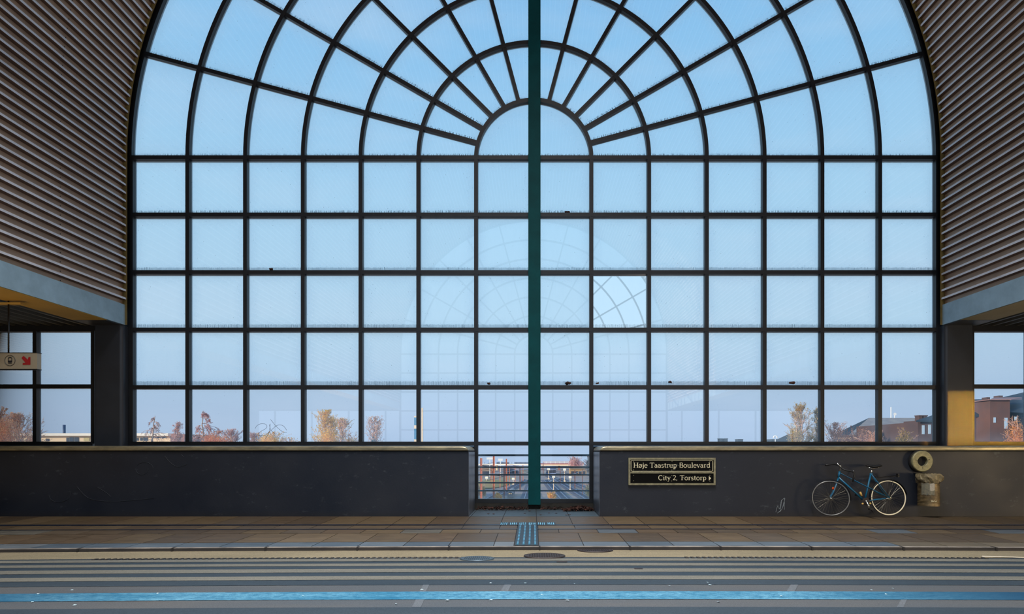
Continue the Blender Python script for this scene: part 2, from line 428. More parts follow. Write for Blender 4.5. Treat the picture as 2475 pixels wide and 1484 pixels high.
# side aisle windows
def aisle_window(name, label, s, yy=0, xs=None):
    root = empty(name, (s * 12, DG, ZR[5]), label, None, None, 'structure')
    x_in = 9.47 if s < 0 else 9.42
    xm = [10.72 + U*i for i in range(6)] if s < 0 else [x_in + U*(i+1) for i in range(6)]
    zt = ZR[3]; zm = zg(933.5); zb = ZR[5]
    for x in [x_in] + xm:
        m = MB(); m.box((s*x - BW/2, DG, zb), (s*x + BW/2, DG + BD, zt)); m.build('mullion', M['frame'], root)
    m = MB(); m.box((s*x_in, DG + .03, 0), (s*17.9, DG + BD, zb - BW/2)); m.build('lower_panel', M['frame'], root)
    m = MB(); m.box((s*x_in, DG + .005, zb - BW/2 - .02), (s*17.9, DG + .03, zb - BW/2 - .006)); m.build('glint_strip', M['glint'], root)  # same light line, made as a strip under the aisle window
    for z in (zt, zm, zb):
        m = MB(); m.box((s*x_in, DG - .003, z - BW/2), (s*17.9, DG + BD + .02, z + BW/2)); m.build('transom', M['frame'], root)
    g = MB(); xx = [x_in] + xm
    for i in range(len(xx) - 1):
        for (z0, z1) in ((zb, zm), (zm, zt)):
            b = g.add([(s*xx[i], GY, z0), (s*xx[i+1], GY, z0), (s*xx[i+1], GY, z1), (s*xx[i], GY, z1)], [(0,1,2,3)])
            for q, u in enumerate(((0,0),(1,0),(1,1),(0,1))): g.uv[b+q] = u
    g.build('glazing', M['glass_clean'], root)
    return root
wl = aisle_window('window_2', 'low aisle window left of the dark column with square panes', -1)
wr = aisle_window('window_3', 'low aisle window right of the sunlit column with square panes', 1)

# ------------------------------------------------------------------ vault, beams, aisles
PROFILE = ((0, 0), (.54, 0), (.62, 1), (.86, 1), (.97, 0))
def corr_profile(pts_len, fn, pitch=.1727, depth=.075):
    """fn(s) -> (point, inward normal) along the section; returns the trapezoid outline"""
    out = []; n = int(pts_len / pitch)
    for i in range(n + 1):
        for (q, h) in PROFILE:
            s = (i + q) * pitch
            if s > pts_len: continue
            p, nr = fn(s); out.append((p[0] + nr[0]*h*depth, p[1] + nr[1]*h*depth))
    return out
ZB = zg(740)                              # top of the beam
ZBB = zg(788)                             # its underside
LW = ZC - ZB; LA = PI * (RV + .05)
def vault_fn(s):
    r = RV + .05
    if s < LW: return ((-r, ZB + s), (1, 0))
    if s < LW + LA:
        a = PI - (s - LW) / r; return ((r*math.cos(a), ZC + r*math.sin(a)), (-math.cos(a), -math.sin(a)))
    return ((r, ZC - (s - LW - LA)), (-1, 0))
half = LW + LA/2
def mirror(pf): return [(-x, z) for x, z in reversed(pf)]
prof_l = corr_profile(half, vault_fn)
RIB_LIGHT_TINTS = [lin((178, 146, 118)), lin((92, 70, 56)), lin((224, 222, 228)), lin((216, 214, 220)), lin((178, 146, 118))]  # crowns coloured as lit, the web under them as shaded
def extrude_y(prof, y0, y1, name, mt, parent=None):
    m = MB(); n = len(prof)
    m.add([(x, y0, z) for x, z in prof] + [(x, y1, z) for x, z in prof], [(i, i+1, n+i+1, n+i) for i in range(n-1)])
    return m.build(name, mt, parent)
m = MB(); n_ = len(prof_l)
for sg_ in (1, -1):                        # both flanks run up to the crown
    for i in range(n_ - 1):
        a, b = prof_l[i], prof_l[i+1]
        m.add([(a[0]*sg_, YR + .13, a[1]), (b[0]*sg_, YR + .13, b[1]), (b[0]*sg_, DG - .13, b[1]), (a[0]*sg_, DG - .13, a[1])], [(0,1,2,3)], RIB_LIGHT_TINTS[i % 5])
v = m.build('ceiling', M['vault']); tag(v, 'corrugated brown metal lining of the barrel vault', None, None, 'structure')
m = MB()                                   # fixing screws in the valleys
for D in (11.45, 8.2):
    i = 0
    while (i + .2) * .1727 < half*2:
        p, nr = vault_fn((i + .2) * .1727); m.disc((p[0] + nr[0]*.004, D, p[1] + nr[1]*.004), .008, 'y', 6)
        q = len(m.v); c = Vector((p[0], D, p[1])); nn = Vector((nr[0], 0, nr[1])); tt = Vector((0, 1, 0)); bb = nn.cross(tt)
        m.add([c + nn*.006 + tt*.011*math.cos(k*PI/3) + bb*.011*math.sin(k*PI/3) for k in range(6)], [tuple(range(6))])
        i += 1
m.build('screws', M['hole'], v)
m = MB(); sec_ = [(PI, ZBB - ZC)] + [(PI - PI*i/96, 0) for i in range(97)] + [(0, ZBB - ZC)]
for y in (DG - .127, YR + .127):
    vs = []
    for a, dz in sec_: vs += [((RV - .045)*math.cos(a), y, ZC + dz + (RV - .045)*math.sin(a)), ((RV + .12)*math.cos(a), y, ZC + dz + (RV + .12)*math.sin(a))]
    m.add(vs, [(2*i, 2*i+1, 2*i+3, 2*i+2) for i in range(len(sec_)-1)])
cl = m.build('trim_1', M['closure']); tag(cl, 'ochre edge strip between the vault lining and the window frame', None, None, 'structure')
m = MB()                                   # outer roof shell (keeps daylight out)
no = 48
sh = [(-RV - .5, ZB)] + [((RV + .5)*math.cos(PI - PI*i/no), ZC + (RV + .5)*math.sin(PI*i/no)) for i in range(no+1)] + [(RV + .5, ZB)]
m.add([(x, y, z) for y in (YR - .2, DG + .25) for x, z in sh], [(i, i+1, len(sh)+i+1, len(sh)+i) for i in range(len(sh)-1)])
o = m.build('roof', M['column']); tag(o, 'outer shell of the vaulted roof', None, None, 'structure')
m = MB()                                   # end spandrels so the shell meets the arch rim
for y in (DG + .26, YR - .21):
    n_ = 48; vs = []
    for i in range(n_ + 1):
        a = PI*i/n_; vs += [((7*U + .06)*math.cos(a), y, ZC + (7*U + .06)*math.sin(a)), ((RV + .5)*math.cos(a), y, ZC + (RV + .5)*math.sin(a))]
    m.add(vs, [(2*i, 2*i+1, 2*i+3, 2*i+2) for i in range(n_)])
    for s in (-1, 1): m.box((s*(7*U+.06), y-.01, ZBB), (s*(RV+.5), y+.01, ZC))
o = m.build('wall_end', M['column']); tag(o, 'dark edging wall around the arch outside', None, None, 'structure')

for s, nm in ((-1, 'left'), (1, 'right')):
    m = MB()
    x0, x1 = s * RV, s * (RV + .72)
    m.box((x0, YR, ZBB), (x1, DG - .10, ZB))
    b = m.build('beam_' + nm, M['concrete']); tag(b, 'pale concrete edge beam under the %s side of the vault' % nm, None, None, 'structure')
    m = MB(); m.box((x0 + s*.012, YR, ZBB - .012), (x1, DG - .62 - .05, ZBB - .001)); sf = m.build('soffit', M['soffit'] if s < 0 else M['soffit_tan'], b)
    m = MB(); m.box((x0 + s*.03, DG - .67, ZBB - .015), (x1, DG - .11, ZBB - .001)); m.build('shaded_end', M['column'], b)  # dark sheet laid where the column head shades the soffit
    m = MB()
    for D in (12.2, 10.2, 8.2, 6.2): m.box((x0 - s*.001, D - .004, ZBB), (x0 - s*.0, D + .004, ZB))
    # aisle ceiling
    def afn(q): return ((s*(RV + .70) + s*q, ZBB + .06), (0, -1))
    pr = corr_profile(9.0, afn, .26, .06)
    o = extrude_y(pr, YR, DG + .1, 'ceiling_' + nm, M['aisle']); tag(o, 'dark ribbed metal ceiling over the %s aisle' % nm, None, None, 'structure')
    m = MB(); m.box((s*(RV+.6), YR, ZBB + .2), (s*18.4, DG + .3, ZBB + .3)); o = m.build('roof_' + nm, M['column']); tag(o, 'flat roof above the %s aisle' % nm, None, None, 'structure')
    m = MB(); m.box((s*18.0, YR - .3, -.2), (s*18.3, DG + .3, ZBB + .2)); o = m.build('wall_' + nm, M['parapet']); tag(o, 'outer side wall of the %s aisle' % nm, None, None, 'structure')
    # header above aisle window and the column
    m = MB(); m.box((s*9.4, DG - .03, ZR[3] - .02), (s*18, DG + .16, ZBB + .2)); o = m.build('trim_2' if s < 0 else 'trim_3', M['frame']); tag(o, 'dark steel header over the %s aisle window' % nm, None, None, 'structure')
    m = MB()
    xa, xb = (RV + .02, RV + .62); ya, yb = DG - .18, DG + .12; r = .07; pts = []
    for (cx, cy, a0) in ((xa + r, ya + r, PI), (xb - .03, ya + .03, 1.5*PI), (xb - .03, yb - .03, 0), (xa + r, yb - r, .5*PI)):
        rr = r if cx < xa + .2 else .03
        for i in range(7): a = a0 + i*PI/12; pts.append((s*(cx + rr*math.cos(a)), cy + rr*math.sin(a)))
    n_ = len(pts)
    m.add([(x, y, z) for z in (1.0, ZBB - .016) for x, y in pts], [(i, (i+1) % n_, n_ + (i+1) % n_, n_ + i) for i in range(n_)] + [tuple(range(n_)), tuple(range(n_, 2*n_))], smooth=False)
    o = m.build('column', M['column'])
    tag(o, 'dark steel column left of the arched window' if s < 0 else 'dark steel column with a patch of golden sunlight', 'column')
    # short panel between column and jamb
    m = MB(); m.box((s*(7*U + .07), DG + .0, ZR[5] - .04), (s*(RV + .15), DG + .12, ZBB)); m.build('filler_panel', M['frame'], o)

# rear end of the aisles
m = MB()
for s in (-1, 1): m.box((s*(RV), YR - .1, -.15), (s*18.2, YR, 1.3)); m.box((s*RV, YR - .1, ZR[3]), (s*18.2, YR, ZBB + .3)); [m.box((s*x, YR - .1, 1.2), (s*(x + .09), YR, ZR[3])) for x in (9.6, 12.0, 14.4, 16.8)]
m.box((-RV, YR - .1, -.15), (-1.3, YR + .9, 1.3)); m.box((1.3, YR - .1, -.15), (RV, YR + .9, 1.3))
o = m.build('wall_back', M['parapet']); tag(o, 'parapet and frame at the opposite end of the hall', None, None, 'structure')

# ------------------------------------------------------------------ floor: road, kerb, pavement
def bow(x, D): 
    u = max(-1.5, min(1.5, x * F / D / 1250)); return 4.2 * u * u - 1.8 * u
ROADH = 1.36
def road_pt(x, y, lift=0):
    D = F * ROADH / (y - CY); D = F * ROADH / (y + bow(x, D) - CY)
    return (x, D, CAMZ - ROADH + lift)
XS = [-19 + 38 * i / 76 for i in range(77)]
def road_strip(y0, y1, lift, mb=None, xs=XS):
    mb = mb or MB(); vs = []
    for x in xs: vs += [road_pt(x, y0, lift), road_pt(x, y1, lift)]
    mb.add(vs, [(2*i, 2*i+1, 2*i+3, 2*i+2) for i in range(len(xs)-1)]); return mb
m = MB(); vs = []
for x in XS: vs += [road_pt(x, 1326, 0), (x, YR, CAMZ - ROADH)]
m.add(vs, [(2*i, 2*i+1, 2*i+3, 2*i+2) for i in range(len(XS)-1)])
road = m.build('floor', M['asphalt']); tag(road, 'asphalt roadway running through the hall', None, None, 'structure')
road_strip(1328.5, 1347.5, .004).build('gutter', M['gutter'], road)
road_strip(1347.5, 1413.5, .003).build('dark_band', M['asphalt_dark'], road)
for (a, b) in ((1350.5, 1356.5), (1362, 1368), (1375, 1383.5), (1392.5, 1401.5)): road_strip(a, b, .006).build('stripe', M['stripe'], road)
road_strip(1430, 1449, .004, xs=[x for x in XS if x < 7.2]).build('blue_band', M['bluelane'], road)
road_strip(1467.5, 1520, .003).build('dark_band', M['asphalt_dark'], road)
m = MB(); rnd = random.Random(4)          # rough toothed edge of the gutter
for i in range(150):
    x = -5.5 + i * .075
    if -.6 < x < 1.9: continue
    a = road_pt(x, 1347.3, .006); b = road_pt(x + .038, 1350.2, .006)
    m.box((a[0], b[1], a[2] - .001), (b[0], a[1], a[2] + .004))
m.build('drain_slots', M['joint'], road)

DW = 11.9                                 # front face of the parapet
DK = 8.5
def pav_z(D): return 0.0 if D >= DW else -.07 * (DW - D) / (DW - DK)
def pav_pt(x, y, lift=0, bowed=1):
    D = 11.0
    for _ in range(12):
        yy = y + bow(x, D) * bowed; D = F * (CAMZ - pav_z(D)) / (yy - CY)
    return (x, D, pav_z(D) + lift)
def bf(y): return 0 if y <= 1262 else min(1, (y - 1262) / 40)
m = MB(); vs = []
rows = [1229.9, 1249, 1268, 1280, 1289.5, 1310, 1322.5]
for x in XS:
    for y in rows: vs.append(pav_pt(x, y, 0, bf(y)))
n_ = len(rows)
m.add(vs, [(i*n_+k, i*n_+k+1, (i+1)*n_+k+1, (i+1)*n_+k) for i in range(len(XS)-1) for k in range(n_-1)])
pave = m.build('pavement', M['joint']); tag(pave, 'slab pavement between the parapet and the road', None, None, 'structure')
m = MB(); rnd = random.Random(7)
BR = [(98, 80, 58), (90, 74, 54), (106, 88, 62), (96, 82, 64), (112, 94, 68)]
BL = [(98, 110, 120), (86, 100, 112), (108, 116, 122), (92, 104, 114)]
def slabrow(y0, y1, off, pitch, cols, xr=(-18, 18), skip=None, colf=None):
    k = math.floor((xr[0] - off) / pitch)
    while off + k * pitch < xr[1]:
        xa, xb = off + k*pitch + .006, off + (k+1)*pitch - .006
        k += 1
        xa = max(xa, xr[0]); xb = min(xb, xr[1])
        if xb - xa < .03: continue
        if skip:
            if xa > skip[0] and xb < skip[1]: continue
            if xa < skip[0] < xb: xb = skip[0] - .006
            elif xa < skip[1] < xb: xa = skip[1] + .006
            if xb - xa < .03: continue
        c = lin(rnd.choice(cols)) if not colf else colf((xa+xb)/2)
        j = rnd.uniform(.9, 1.1)*.66; c = tuple(q*j for q in c)
        top = [pav_pt(xa, y0, .007, bf(y0)), pav_pt(xb, y0, .007, bf(y0)), pav_pt(xb, y1, .007, bf(y1)), pav_pt(xa, y1, .007, bf(y1))]
        bot = [(p[0], p[1], p[2] - .007) for p in top]
        m.add(top + bot, [(3,2,1,0),(0,1,5,4),(1,2,6,5),(2,3,7,6),(3,0,4,7)], c)
sk = (-.275, .07)
slabrow(1231.5, 1248.6, .05, .625, [(74, 88, 96), (80, 92, 100), (70, 84, 92)], (-1.24, 1.25))
slabrow(1249.2, 1267.6, .05, .625, BR)
slabrow(1271.0, 1278.6, .06, .625, BR + [(94, 84, 72)], skip=sk)
slabrow(1280.6, 1288.8, .40, .625, BR + [(104, 100, 90), (98, 106, 112)], skip=sk)
slabrow(1289.6, 1309.6, .069, .625, BR, skip=sk)
slabrow(1310.4, 1320.6, .069, .625, BL, skip=sk, colf=lambda x: lin(rnd.choice(BL)) if x < 5.0 else lin((112, 100, 80)))
m.build('slabs', M['slab'], pave)
# steel channel lines
for (a, b) in ((1268.3, 1270.6), (1279.0, 1280.3)):
    q = MB(); vs = []
    for x in XS: vs += [pav_pt(x, a, .009, bf(a)), pav_pt(x, b, .009, bf(b))]
    q.add(vs, [(2*i, 2*i+1, 2*i+3, 2*i+2) for i in range(len(XS)-1)]); q.build('drain_channel', mat('channel_steel', (38, 44, 60), .4, .3), pave)
# tactile paving: T of ribbed guide tiles
q = MB()
def pz(D): return pav_z(D)
for (x0, x1, D0, D1) in ((-.265, .062, 8.62, 10.62), (-.58, .38, 10.62, 10.95)):
    q.add([(x0, D0, pz(D0)+.012), (x1, D0, pz(D0)+.012), (x1, D1, pz(D1)+.012), (x0, D1, pz(D1)+.012), (x0, D0, pz(D0)), (x1, D0, pz(D0)), (x1, D1, pz(D1)), (x0, D1, pz(D1))],
          [(0,1,2,3),(4,5,1,0),(5,6,2,1),(6,7,3,2),(7,4,0,3)])
tp = q.build('tactile_paving', mat('tactile_tile', (40, 50, 58), .5)); tag(tp, 'ribbed tactile guide tiles forming a T in the pavement', 'tactile paving')
q = MB()
for i in range(4):
    x = -.265 + .327 * (i + .5) / 4; D = 8.64
    while D < 10.6:
        D1 = min(D + .29, 10.62); q.tube([(x, D, pz(D)+.012), (x, D1, pz(D1)+.012)], .017, 6); D += .315
for i in range(30):
    x = -.565 + i * .0325
    if abs(i % 5) == 4: continue
    for D in (10.67, 10.76, 10.85):
        q.lathe([(.0, .024), (.008, .022), (.013, .012)], (x, D, pz(D)), 'z', 8)
q.build('ribs', mat('tactile_ribs_steel', (92, 150, 178), .28, .35, var=.25, scale=9), tp)
# kerb stones
q = MB(); vs = []
for x in XS:
    a = pav_pt(x, 1320.9, .008, 1); b = pav_pt(x, 1323.3, .008, 1); c = (b[0], b[1], CAMZ - ROADH - .02)
    vs += [a, b, c]
q.add(vs, [(3*i, 3*i+1, 3*i+4, 3*i+3) for i in range(len(XS)-1)])
kb = q.build('kerb', mat('kerb_stone', (150, 140, 128), .6, c2=(84, 78, 72), scale=3)); tag(kb, 'low stone kerb between pavement and road', None, None, 'structure')
q = MB(); q.add(vs, [(3*i+1, 3*i+2, 3*i+5, 3*i+4) for i in range(len(XS)-1)]); q.build('kerb_riser', mat('shaded_kerb_face', (52, 46, 42), .8, c2=(34, 32, 32), scale=3), kb)  # riser coloured dark for the shade on the kerb face
q = MB()
for i in range(-12, 14):
    x = .08 + i * 1.24; a = pav_pt(x, 1320.5, .011, 1); b = pav_pt(x, 1323.9, .011, 1); q.box((x-.012, b[1]-.003, a[2]-.1), (x+.012, a[1], a[2]))
q.build('kerb_joints', M['joint'], kb)

# manhole covers
def cover(px, py, wpx, mt, label, dom=0):
    D = F*ROADH/(py - CY); r = wpx/2*D/F; c = ((px-CX)*D/F, D, CAMZ-ROADH+.005)
    q = MB(); SQ = .72; q.lathe([(0, .012), (r*.8, .014), (r*.93, .010), (r*.95, .016), (r, .014), (r*1.01, 0)], c, 'z', 40); q.v = [(x, c[1] + (y - c[1])*SQ, z) for x, y, z in q.v]
    o = q.build('manhole_cover', mt); tag(o, label, 'manhole cover')
    q = MB()
    for i in range(-7, 8):
        for j in range(-7, 8):
            x, y = i*r/8.5, j*r/8.5
            if x*x + y*y < (r*.82)**2: q.box((c[0]+x-r*.03, c[1]+y-r*.03, c[2]+.012), (c[0]+x+r*.03, c[1]+y+r*.03, c[2]+.019))
    q.v = [(x, c[1] + (y - c[1])*SQ, z) for x, y, z in q.v]; q.build('studs', mt, o)
cover(1438.5, 1331.5, 86, M['iron'], 'dark round manhole cover beside the kerb, farther from the road')
cover(1316, 1345.5, 100, M['iron'], 'dark round manhole cover straddling the gutter edge')
cover(1153, 1352.2, 82, M['ironblue'], 'grey round drain grate in the first road stripe')

for (xa, xb, ya, yb) in ((1018, 1034, 1413.5, 1430), (1000, 1022, 1449, 1467), (1213, 1232, 1413.5, 1430), (1905, 1925, 1413.5, 1430), (2170, 2186, 1449, 1467)):
    q = MB(); vs = []
    for px, py in ((xa+6, ya), (xb+4, ya), (xb-4, yb), (xa-4, yb)): vs.append(road_pt((px-CX)*ROADH/(py-CY), py, .003))
    q.add(vs, [(3,2,1,0)]); q.build('repair_patch', M['patch'], road)
# little things lying on the road
q = MB(); q.tube([road_pt(5.72, 1346, .012), road_pt(6.0, 1347, .014), road_pt(6.28, 1348.6, .010)], [.010, .007, .009], 6)
o = q.build('stick', M['stick']); tag(o, 'thin pale stick lying in the gutter', 'stick')
rnd = random.Random(12)
for i, (px, py) in enumerate([(97,1451),(390,1432.5),(195,1459.5),(111,1431.5),(190,1423),(735,1439.8),(1020,1426),(1310,1439),(1372,1452.6),(1082,1452),(1186,1410.5),(1270,1410.8),(1388,1412.8),(1618,1417.8),(1710,1409.2),(1716,1415.5),(1736,1456.5),(1888,1441.8),(2140,1437),(2156,1422.8),(1187,1451.8),(958,1461),(2105,1427)]):
    p = road_pt((px-CX)*F*ROADH/(py-CY)/F, py, .004); q = MB(); a = rnd.uniform(0, PI); w_, h_ = rnd.uniform(.009, .016), rnd.uniform(.003, .005)
    q.add([(p[0]+w_*math.cos(a+k*PI/2)*(1 if k % 2 else 1.3), p[1]+h_*math.sin(a+k*PI/2)*3, p[2]+(.004 if k == 1 else .001)+.003) for k in range(4)], [(0,1,2,3)])
    o = q.build('paper_scrap', M['litter']); tag(o, 'tiny pale scrap of litter lying on the road', 'litter', 'pale scraps on the road')
for (px, py, w_) in ((1358, 1359, 26), (1543, 1376, 20)):
    p = road_pt((px-CX)*F*ROADH/(py-CY)/F, py, .008); q = MB(); hw = w_/2*p[1]/F
    q.box((p[0]-hw, p[1]-.025, p[2]-.002), (p[0]+hw, p[1]+.025, p[2]+.002), None)
    o = q.build('tar_patch', M['iron']); tag(o, 'small dark patch in the first dark stripe' if px < 1400 else 'small dark mark farther right between the stripes', 'patch')

# ------------------------------------------------------------------ parapet walls with rounded metal caps
TOPZ = CAMZ - .012
XL, XR_ = (1132.3 - CX)*DW/F, (1449.7 - CX)*DW/F
DB = 13.12
def parapet(nm, xe, s):
    m = MB(); m.box((xe, DW, -.02), (s*18, DB, TOPZ)); o = m.build('wall_' + nm, M['parapet'])
    tag(o, 'dark painted parapet wall %s of the central gap' % nm, None, None, 'structure')
    # light end face
    m = MB(); m.box((xe - s*.0, DW + .03, .0), (xe - s*.006, DB - .01, TOPZ - .01)); m.build('end_face', mat('end_face_metal', (128, 128, 134), .35, .5, c2=(88, 96, 108), scale=2), o)
    # cap: bullnose section swept back from the front edge and rounded down at its free end
    cz0, cz1 = TOPZ + .022, CAMZ + .098
    m = MB(); m.box((xe + s*.02, DW + .02, TOPZ), (s*18, DB, cz0), None); m.build('shadow_gap', M['hole'], o)
    m = MB(); rr = .13; xs = [xe - s*.0 + s*rr*(1 - math.cos(i*PI/16)) for i in range(9)] + [s*18]
    hs = [math.sin(i*PI/16) for i in range(9)] + [1]
    vs = []
    sec = [(DW - .035, 0), (DW - .04, .15), (DW - .04, .62), (DW - .03, .85), (DW - .005, .96), (DW + .03, 1.0), (DB, 1.0), (DB + .01, .9), (DB + .01, 0)]
    for x, h in zip(xs, hs):
        for (y, q) in sec: vs.append((x, y, cz0 + (cz1 - cz0) * q * max(h, .12)))
    n = len(sec)
    m.add(vs, [(i*n+k, i*n+k+1, (i+1)*n+k+1, (i+1)*n+k) for i in range(len(xs)-1) for k in range(n-1)] + [tuple(range(n))] + [(i*n+n-1, i*n, (i+1)*n, (i+1)*n+n-1) for i in range(len(xs)-1)])
    m.build('cap', M['cap'], o)
    return o
wL = parapet('front_left', XL, -1); wR = parapet('front_right', XR_, 1)
# plinth under the low middle panes
m = MB(); m.box((-U - .1, DG - .02, -.02), (U + .1, DG + .2, ZR[6] - .04)); 
o = m.build('baseboard_middle', M['plinth']); tag(o, 'low mossy plinth under the middle panes', None, None, 'structure')

# chalk-like scribble on the right parapet, faint swirls on the left one
def smooth(pts, k=6):
    if len(pts) < 3: return pts
    out = []; P_ = [pts[0]] + list(pts) + [pts[-1]]
    for i in range(1, len(P_) - 2):
        a, b, c, d = P_[i-1], P_[i], P_[i+1], P_[i+2]
        for j in range(k):
            t = j/k; out.append(tuple(.5*((2*b[q]) + (-a[q]+c[q])*t + (2*a[q]-5*b[q]+4*c[q]-d[q])*t*t + (-a[q]+3*b[q]-3*c[q]+d[q])*t**3) for q in (0, 1)))
    return out + [pts[-1]]
def scribble(name, pts_list, D, mt, label, cat, r=.004, parent=None):
    q = MB()
    for pts in pts_list: q.tube([P(x, y, D - r) for x, y in smooth(pts)], r, 4)
    o = q.build(name, mt, parent)
    if label: tag(o, label, cat)
    return o
scribble('chalk_mark', [[(1875,1238),(1880,1222),(1884,1230),(1889,1208),(1886,1236)],[(1889,1210),(1897,1204),(1892,1226),(1884,1238)],[(1896,1203),(1896,1232)],[(1879,1240),(1890,1230),(1895,1212)]],
         DW - .003, M['chalk'], 'pale chalky scribble low on the wall left of the bicycle', 'graffiti', .0035)
faint = mat('faint_smear', (52, 58, 66), .7, var=.4, scale=30)
scribble('faded_scribble', [[(340+18*math.cos(a/4)+.5*a, 1132+15*math.sin(a/4)) for a in range(26)], [(398,1102),(412,1118),(430,1128),(452,1122)], [(118,1196),(124,1208),(142,1214),(165,1206),(172,1188)], [(236,1178),(256,1190),(268,1200)], [(186,1176),(215,1204),(268,1212),(330,1208),(372,1204)], [(438,1098),(444,1104)]],
         DW - .002, faint, 'faint rubbed-out scribbles on the left parapet wall', 'graffiti', .003)
scribble('pen_scrawl', [[(616.5,1036),(621,1029),(631,1024),(641,1025),(645,1030),(642,1036),(630,1043),(625,1049)],[(654,1014),(670,1033),(684,1044),(693,1045)],[(624,1052),(640,1052),(655,1040),(670,1028),(684,1029),(693,1040)],[(651,1026),(655,1040),(668,1050)],[(653,1024),(650,1045),(641,1060)]],
         GY - .008, M['ink'], 'thin black pen scrawl on a bottom-row window pane', 'graffiti', .003)

# ------------------------------------------------------------------ bird spikes
def spikes(path, ups, seed, name_label, upright=False):
    rn = random.Random(seed); q = MB(); acc = 0
    for i in range(len(path) - 1):
        A, B = path[i], path[i+1]; L = (B - A).length; u = ups[i]; tdir = (B - A).normalized(); s_ = acc
        while s_ < L:
            b = A + tdir * s_; h = rn.uniform(.086, .102) if upright else rn.uniform(.078, .105); lean = rn.uniform(-.004, .004) if upright else rn.uniform(-.35, .35) * .05 + (.016 if rn.random() < .5 else -.016)
            q.tube([b, b + u * h + tdir * lean], .0036, 3, cap=False)
            s_ += rn.uniform(.012, .024)
        acc = s_ - L
        q.obox(A, B, .012, .03)
    o = q.build('bird_spikes', M['wire']); tag(o, name_label, 'bird spikes', 'wire bird spikes along the window bars'); return o
YS = GY + .05
up = Vector((0, 0, 1))
ordn = ['topmost straight', 'second', 'third', 'fourth', 'fifth']
for i in range(5):
    for s, sd in ((-1, 'left'), (1, 'right')):
        z = ZR[i] + BW/2 + .004; a = Vector((s*.12, YS, z)); b = Vector((s*7*U, YS, z))
        spikes([a, b], [up], 10*i + s, 'wire bird spikes on the %s rail, %s of the teal post' % (ordn[i], sd), i >= 2)
for s, sd in ((-1, 'left'), (1, 'right')):
    for j, nm in ((1, 'lowest'), (2, 'second lowest')):
        a = j*PI/12; dv = Vector((s*math.cos(a), 0, math.sin(a))); nv = Vector((-s*math.sin(a), 0, math.cos(a)))
        o_ = Vector((0, YS, ZC)) + nv*(BW/2 + .004)
        spikes([o_ + dv*(U*1.05), o_ + dv*7*U], [nv], 100 + j + s, 'wire bird spikes on the %s slanting bar, %s of the teal post' % (nm, sd))
    for k, nm in ((1, 'innermost'), (2, 'second'), (3, 'third')):
        n_ = 14; pts = []; ups = []
        for i in range(n_ + 1):
            a = PI/2 - s*(.035/k*3 + (PI/4 - .04) * i / n_); dv = Vector((math.cos(a), 0, math.sin(a)))
            pts.append(Vector((0, YS, ZC)) + dv*(k*U + BW/2 + .004)); ups.append(dv)
        spikes(pts, ups, 200 + k*3 + s, 'wire bird spikes on top of the %s arch, %s of the teal post' % (nm, sd))

# nests / rubbish on the rails
for (px, py, wpx, hpx, lab) in ((1913, 925, 15, 8, 'dark clump of debris on the fifth rail at the right'), (1374, 926, 13, 9, 'ragged dark clump on the fifth rail beside the teal post'), (1619, 923.5, 7, 7, 'small diamond-shaped clump on the fifth rail'), (1373, 512, 14, 4, 'flat dark clump on the second rail right of the post'), (656, 650, 9, 6, 'small brown clump on the third rail at the left'), (1182, 927, 8, 6, 'small dark clump on the fifth rail left of the post'), (1444, 926, 7, 6, 'small dark clump at a mullion foot right of the post')):
    q = MB(); c = P(px, py, DG + .04); rn = random.Random(px)
    for _ in range(7):
        o_ = c + Vector((rn.uniform(-.4, .4)*wpx/112, rn.uniform(-.02, .02), rn.uniform(-.25, .2)*hpx/112))
        q.lathe([(0, -.3*hpx/112), (.28*wpx/112, -.15*hpx/112), (.22*wpx/112, .2*hpx/112), (0, .32*hpx/112)], o_, 'z', 7)
    tag(q.build('nest_clump', M['leafpile']), lab, 'debris')

# ------------------------------------------------------------------ guard rail behind the low panes
gr = empty('guard_rail', (0, GY + .12, .4), 'dark blue horizontal guard bars behind the low middle panes', 'railing')
for y, h in ((1100.2, 5), (1129, 3.6), (1147.6, 3.6), (1166.8, 3.6), (1186, 3.6)):
    q = MB(); z = CAMZ - (y - CY)*(GY+.12)/F; hh = h*(GY+.12)/F/2
    q.box((-U, GY+.10, z-hh), (U, GY+.14, z+hh)); q.build('rail', M['guard'], gr)

# ------------------------------------------------------------------ leaves
def leaves(name, label, x0, x1, y0, y1, n, seed, zf, parent=None, big=.05):
    rn = random.Random(seed); q = MB()
    for _ in range(n):
        x = rn.uniform(x0, x1); y = rn.uniform(y0, y1); z = zf(x, y) * rn.random() + .01
        c = Vector((x, y, z)); e = Matrix.Rotation(rn.uniform(0, 6.3), 3, 'Z') @ Matrix.Rotation(rn.uniform(-.9, .9), 3, 'X')
        L = rn.uniform(.5, 1)*big
        vs = [e @ Vector(p) + c for p in ((-L, 0, 0), (-.3*L, .42*L, .012), (.5*L, .36*L, .02), (L, 0, .006), (.5*L, -.36*L, .02), (-.3*L, -.42*L, .012))]
        vs = [Vector((v.x, v.y, max(v.z, .009))) for v in vs]
        q.add(vs, [tuple(range(6))])
    o = q.build(name, M['leafpile'], parent); tag(o, label, 'leaves', None, 'stuff'); return o
leaves('leaves', 'heap of dry brown leaves at the corner of the right parapet', .62, 1.22, 12.75, 13.22, 330, 3, lambda x, y: .09*max(0, 1 - abs(x-.98)/.36))
leaves('leaves', 'dry brown leaves strewn along the plinth left of the teal post', -1.2, -.12, 12.95, 13.26, 150, 5, lambda x, y: .05)
leaves('leaves', 'few dry leaves along the plinth right of the teal post', .15, .62, 13.05, 13.26, 40, 6, lambda x, y: .04)
rn = random.Random(9)
